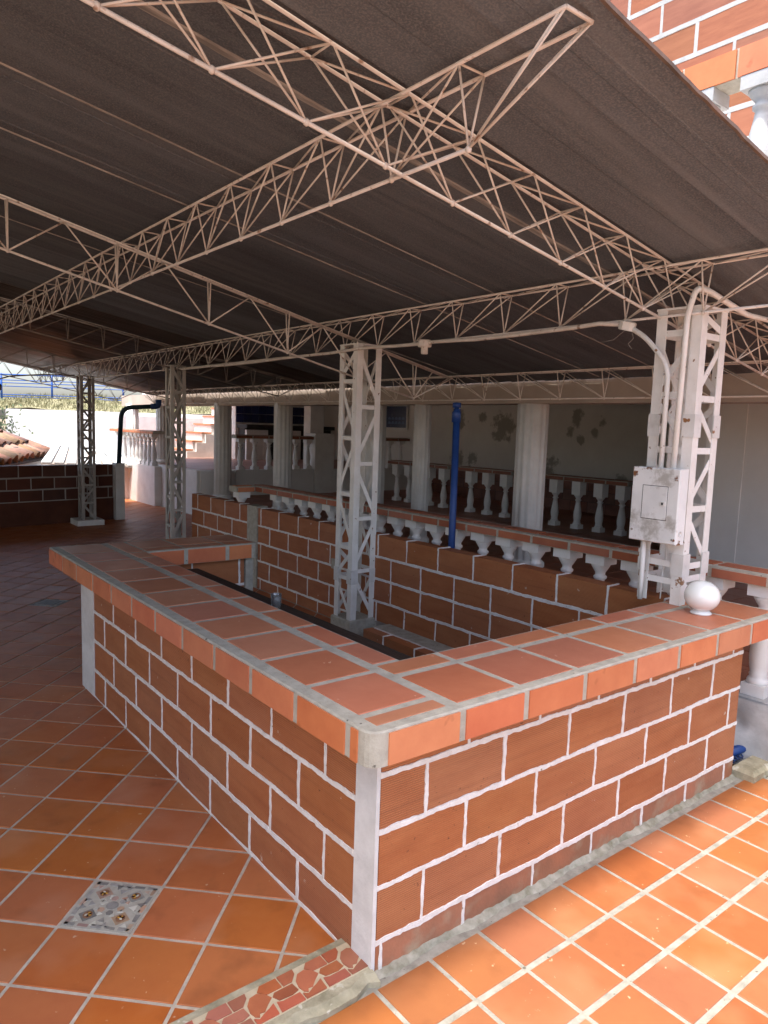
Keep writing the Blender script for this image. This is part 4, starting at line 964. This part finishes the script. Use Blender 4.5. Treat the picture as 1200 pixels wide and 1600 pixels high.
# ================================================================== DRAIN CORNER BY THE COUNTER END
b = MB(); vs = []
b.bbox((2.625, -.115, -.02), (7.0, .03, .055), .02); solo('kerb_block', b.mesh('kerb_block', CURB), 'rough concrete kerb at the right end of the counter, beside the walkway', 'kerb')
b = MB()
for k in range(9):
    for s in (0, 1):
        x = 2.66+.035*k; b.tube([(x, .05, .03+.01*s), (x+.10*(1 if s else -1), .16, .06), (x, .26, .05)], .004, 5)
solo('blue_netting', b.mesh('blue_netting', BLUEPIPE), 'crumpled blue netting on the ground behind the kerb', 'netting')
solo('drain_pipe', MB().tube([(2.68, .12, .05), (2.9, .06, .085), (3.3, .05, .10), (4.5, .05, .10)], .028, 10).mesh('drain_pipe', BLUEPIPE), 'blue drain pipe lying behind the kerb at the right edge', 'pipe')

# ================================================================== OUTSIDE, FAR LEFT
hs = thing('tiled_house', 'small white house with weathered clay barrel tile roof beyond the parapet', 'house', (1.6, 15.5, 0))
e0 = Vector((1.57, 14.86, .90)); ed = Vector((2.45, 4.8, 0)).normalized(); dn = Vector((ed.y, -ed.x, 0)); up = (-dn*.88+Vector((0, 0, .40))).normalized()
vs = []; fs = []; L = .66; b = MB()
for i, (y, r) in enumerate(((0, .215), (L, .17))):
    for s in (0, .016):
        for k in range(7):
            a = pi*k/6; vs.append(((r-s)*cos(a), y, (r-s)*sin(a)*.85))
for k in range(6): fs += [(k, k+1, 15+k, 14+k), (7+k, 21+k, 22+k, 8+k), (k, 7+k, 8+k, k+1), (14+k, 15+k, 22+k, 21+k)]
fs += [(0, 14, 21, 7), (6, 13, 27, 20)]
b.add(vs, fs, True); tme = b.mesh('roof_tile', CLAY)
b = MB()
vs = [(x, y, z-.13 if z == 0 else z) for x, y, z in [(a, c, e) for a, c, e in []]]
for i in range(-6, 11):
    for r in range(3):
        p = e0+ed*(.45*i)+up*(.52*r); p.z += .05*r-.02
        if i > 9-r: continue
        R3 = Matrix((ed, up, ed.cross(up))).transposed()
        if R3.determinant() < 0: R3.col[0] = -R3.col[0]
        mw = R3.to_4x4(); mw.translation = p+Vector((random.uniform(-.02, .02), random.uniform(-.02, .02), random.uniform(-.02, .03)))
        if inview(p, 40): link('roof_tile', tme, hs, mw=mw)
b = MB(); c0 = e0-ed*3; c1 = e0+ed*4.3; nrm = up
P = [c0-dn*.02, c1-dn*.02, c1+up*1.55, c0+up*1.55]
b.add([tuple(p-Vector((0, 0, .03))) for p in P]+[tuple(p-Vector((0, 0, .09))) for p in P], [(0, 1, 2, 3), (7, 6, 5, 4), (0, 4, 5, 1), (1, 5, 6, 2), (2, 6, 7, 3), (3, 7, 4, 0)]); link('roof_deck', b.mesh('roof_deck', WOODD), hs)
b = MB(); q0 = c0-dn*.25; q1 = c1-dn*.25
P = [q0, q1, q1-dn*2.2, q0-dn*2.2]
b.prism([(p.x, p.y) for p in P][::-1], -.3, .86); link('house_wall', b.mesh('house_wall', STUCCO), hs)
b = MB()
sa = Vector((3.55, 18.6, 1.22)); sb = Vector((5.0, 17.3, .98)); sc = Vector((4.9, 15.2, .82)); sd = Vector((2.7, 16.4, .86))
sh = thing('zinc_shed', 'low shed with pale ribbed zinc roof behind the far parapet', 'shed', (3.8, 17, 0)); 
b = MB(); b.add([tuple(p-Vector((0, 0, k))) for k in (.03, .06) for p in (sa, sb, sc, sd)], [(3, 2, 1, 0), (4, 5, 6, 7), (0, 1, 5, 4), (1, 2, 6, 5), (2, 3, 7, 6), (3, 0, 4, 7)]); link('roof_deck', b.mesh('roof_deck', STEELD), sh)
for k in range(9):
    t0, t1 = (k+.04)/9, (k+.80)/9; P = [sa.lerp(sb, t0), sa.lerp(sb, t1), sd.lerp(sc, t1), sd.lerp(sc, t0)]
    b = MB(); b.add([tuple(p+Vector((0, 0, dz))) for dz in (-.02, .015) for p in P], [(3, 2, 1, 0), (4, 5, 6, 7), (0, 1, 5, 4), (1, 2, 6, 5), (2, 3, 7, 6), (3, 0, 4, 7)]); link('roof_strip', b.mesh('roof_strip', ZINC), sh)
b = MB()
b = MB(); b.prism([(3.0, 16.5), (4.85, 15.5), (4.9, 17.2), (3.6, 18.4)], -.3, .80); link('shed_wall', b.mesh('shed_wall', STUCCO), sh)

rw = thing('retaining_wall', 'rough white stuccoed retaining wall below the grassy bank', 'wall', (5, 23, 0))
A = Vector((3.6, 24.9, 0)); B = Vector((9.6, 20.4, 0)); C2 = Vector((-1.5, 28.8, 0))
b = MB(); b.prism([(A.x, A.y), (B.x, B.y), (B.x+.2, B.y+.3), (A.x+.2, A.y+.3)], -.35, 2.13); link('stucco', b.mesh('stucco', STUCCO), rw)
# grassy bank
b = MB(); vs = []; fs = []; dd = (B-A).normalized(); bk = Vector((-dd.y, dd.x, 0)); nu, nv = 60, 20
if bk.y < 0: bk = -bk
for i in range(nu+1):
    for j in range(nv+1):
        s = -14+34*i/nu; t = .12+26*(j/nv)**1.5
        p = A+dd*s+bk*t; z = 2.10+.17*min(t, 3.4)-.02*max(0, t-3.4)+.05*sin(s*1.3)+.04*sin(s*2.9+t)
        vs.append((p.x, p.y, z))
for i in range(nu):
    for j in range(nv): k = i*(nv+1)+j; fs.append((k, k+1, k+nv+2, k+nv+1))
b.add(vs, fs, True); struct('grassy_bank', b.mesh('grassy_bank', GRASSM))
b = MB()
for _ in range(9000):
    s = random.uniform(-3, 9); t = random.uniform(.15, 3.6); p = A+dd*s+bk*t; z = 2.10+.17*min(t, 3.4)+.05*sin(s*1.3)+.04*sin(s*2.9+t)
    h = random.uniform(.05, .16); a = random.uniform(0, 2*pi); lx, ly = random.gauss(0, .05), random.gauss(0, .05)
    b.add([(p.x-.012*cos(a), p.y-.012*sin(a), z), (p.x+.012*cos(a), p.y+.012*sin(a), z), (p.x+lx, p.y+ly, z+h)], [(0, 1, 2)])
link('grass', b.mesh('grass', GRASSM), None, kind='stuff')
# blue railing on the bank
rl = thing('blue_railing', 'long blue tubular railing along the grassy bank against the white sky', 'railing', tuple(A+bk*2.6))
def rp(s, z): p = A+dd*s+bk*2.6; return (p.x, p.y, z)
posts = [-1.9, .35, 2.55, 4.75, 6.95, 9.0]
for s in (-1.4, .42, 1.75, 3.0, 4.9, 6.6, 8.6): rod('post', rp(s, 2.4), rp(s, 3.42), .035, BLUERAIL, rl)
for z in (2.58, 2.66, 2.96, 3.08, 3.18, 3.38): rod('rail', rp(-4, z), rp(9, z), .016 if z < 3.3 else .024, BLUERAIL, rl)

# trees on the left edge and beyond the bank
def tree(label, x, y, z, h, r, seed, n=2600, leaf=.10):
    rnd = random.Random(seed); t = thing('leafy_tree', label, 'tree', (x, y, z), 'trees on the bank')
    b = MB(); b.tube([(x, y, z-.3), (x+.1, y, z+h*.35), (x-.05, y+.1, z+h*.7)], h*.03, 8)
    for k in range(6):
        a = k*1.05; b.tube([(x+.05, y, z+h*(.3+.06*k)), (x+r*.6*cos(a), y+r*.6*sin(a), z+h*(.5+.07*k))], h*.011, 6)
    link('trunk', b.mesh('trunk', BARK), t)
    b = MB(); cl = [(x+rnd.gauss(0, r*.45), y+rnd.gauss(0, r*.45), z+h*rnd.uniform(.35, 1)) for _ in range(26)]
    for _ in range(n):
        c = rnd.choice(cl); p = Vector((rnd.gauss(c[0], r*.16), rnd.gauss(c[1], r*.16), rnd.gauss(c[2], r*.14)))
        u = Vector((rnd.gauss(0, 1), rnd.gauss(0, 1), rnd.gauss(0, 1))).normalized()*leaf; v = u.orthogonal().normalized()*leaf*.5
        b.add([p-u, p+v, p+u, p-v], [(0, 1, 2, 3)])
    link('crown', b.mesh('crown', LEAF), t)
pa_ = A+dd*(-.9)+bk*1.0
tree('green leafy tree at the left edge before the blue railing', 1.65, 23.4, 1.0, 3.6, 1.0, 3, leaf=.07, n=5000)
bu = thing('leafy_bush', 'grey-green bush at the left end of the white retaining wall', 'bush', (2.95, 22.9, .2)); rnd = random.Random(5); b = MB()
for _ in range(1500):
    p = Vector((rnd.gauss(2.62, .42), rnd.gauss(23.15, .4), rnd.gauss(1.25, .45))); u = Vector((rnd.gauss(0, 1), rnd.gauss(0, 1), rnd.gauss(0, 1))).normalized()*.08; v = u.orthogonal().normalized()*.04
    b.add([p-u, p+v, p+u, p-v], [(0, 1, 2, 3)])
link('foliage', b.mesh('foliage', LEAF), bu)
link('stem', MB().tube([(2.95, 22.9, -.35), (2.98, 22.9, 1.4)], .05, 6).mesh('stem', BARK), bu)
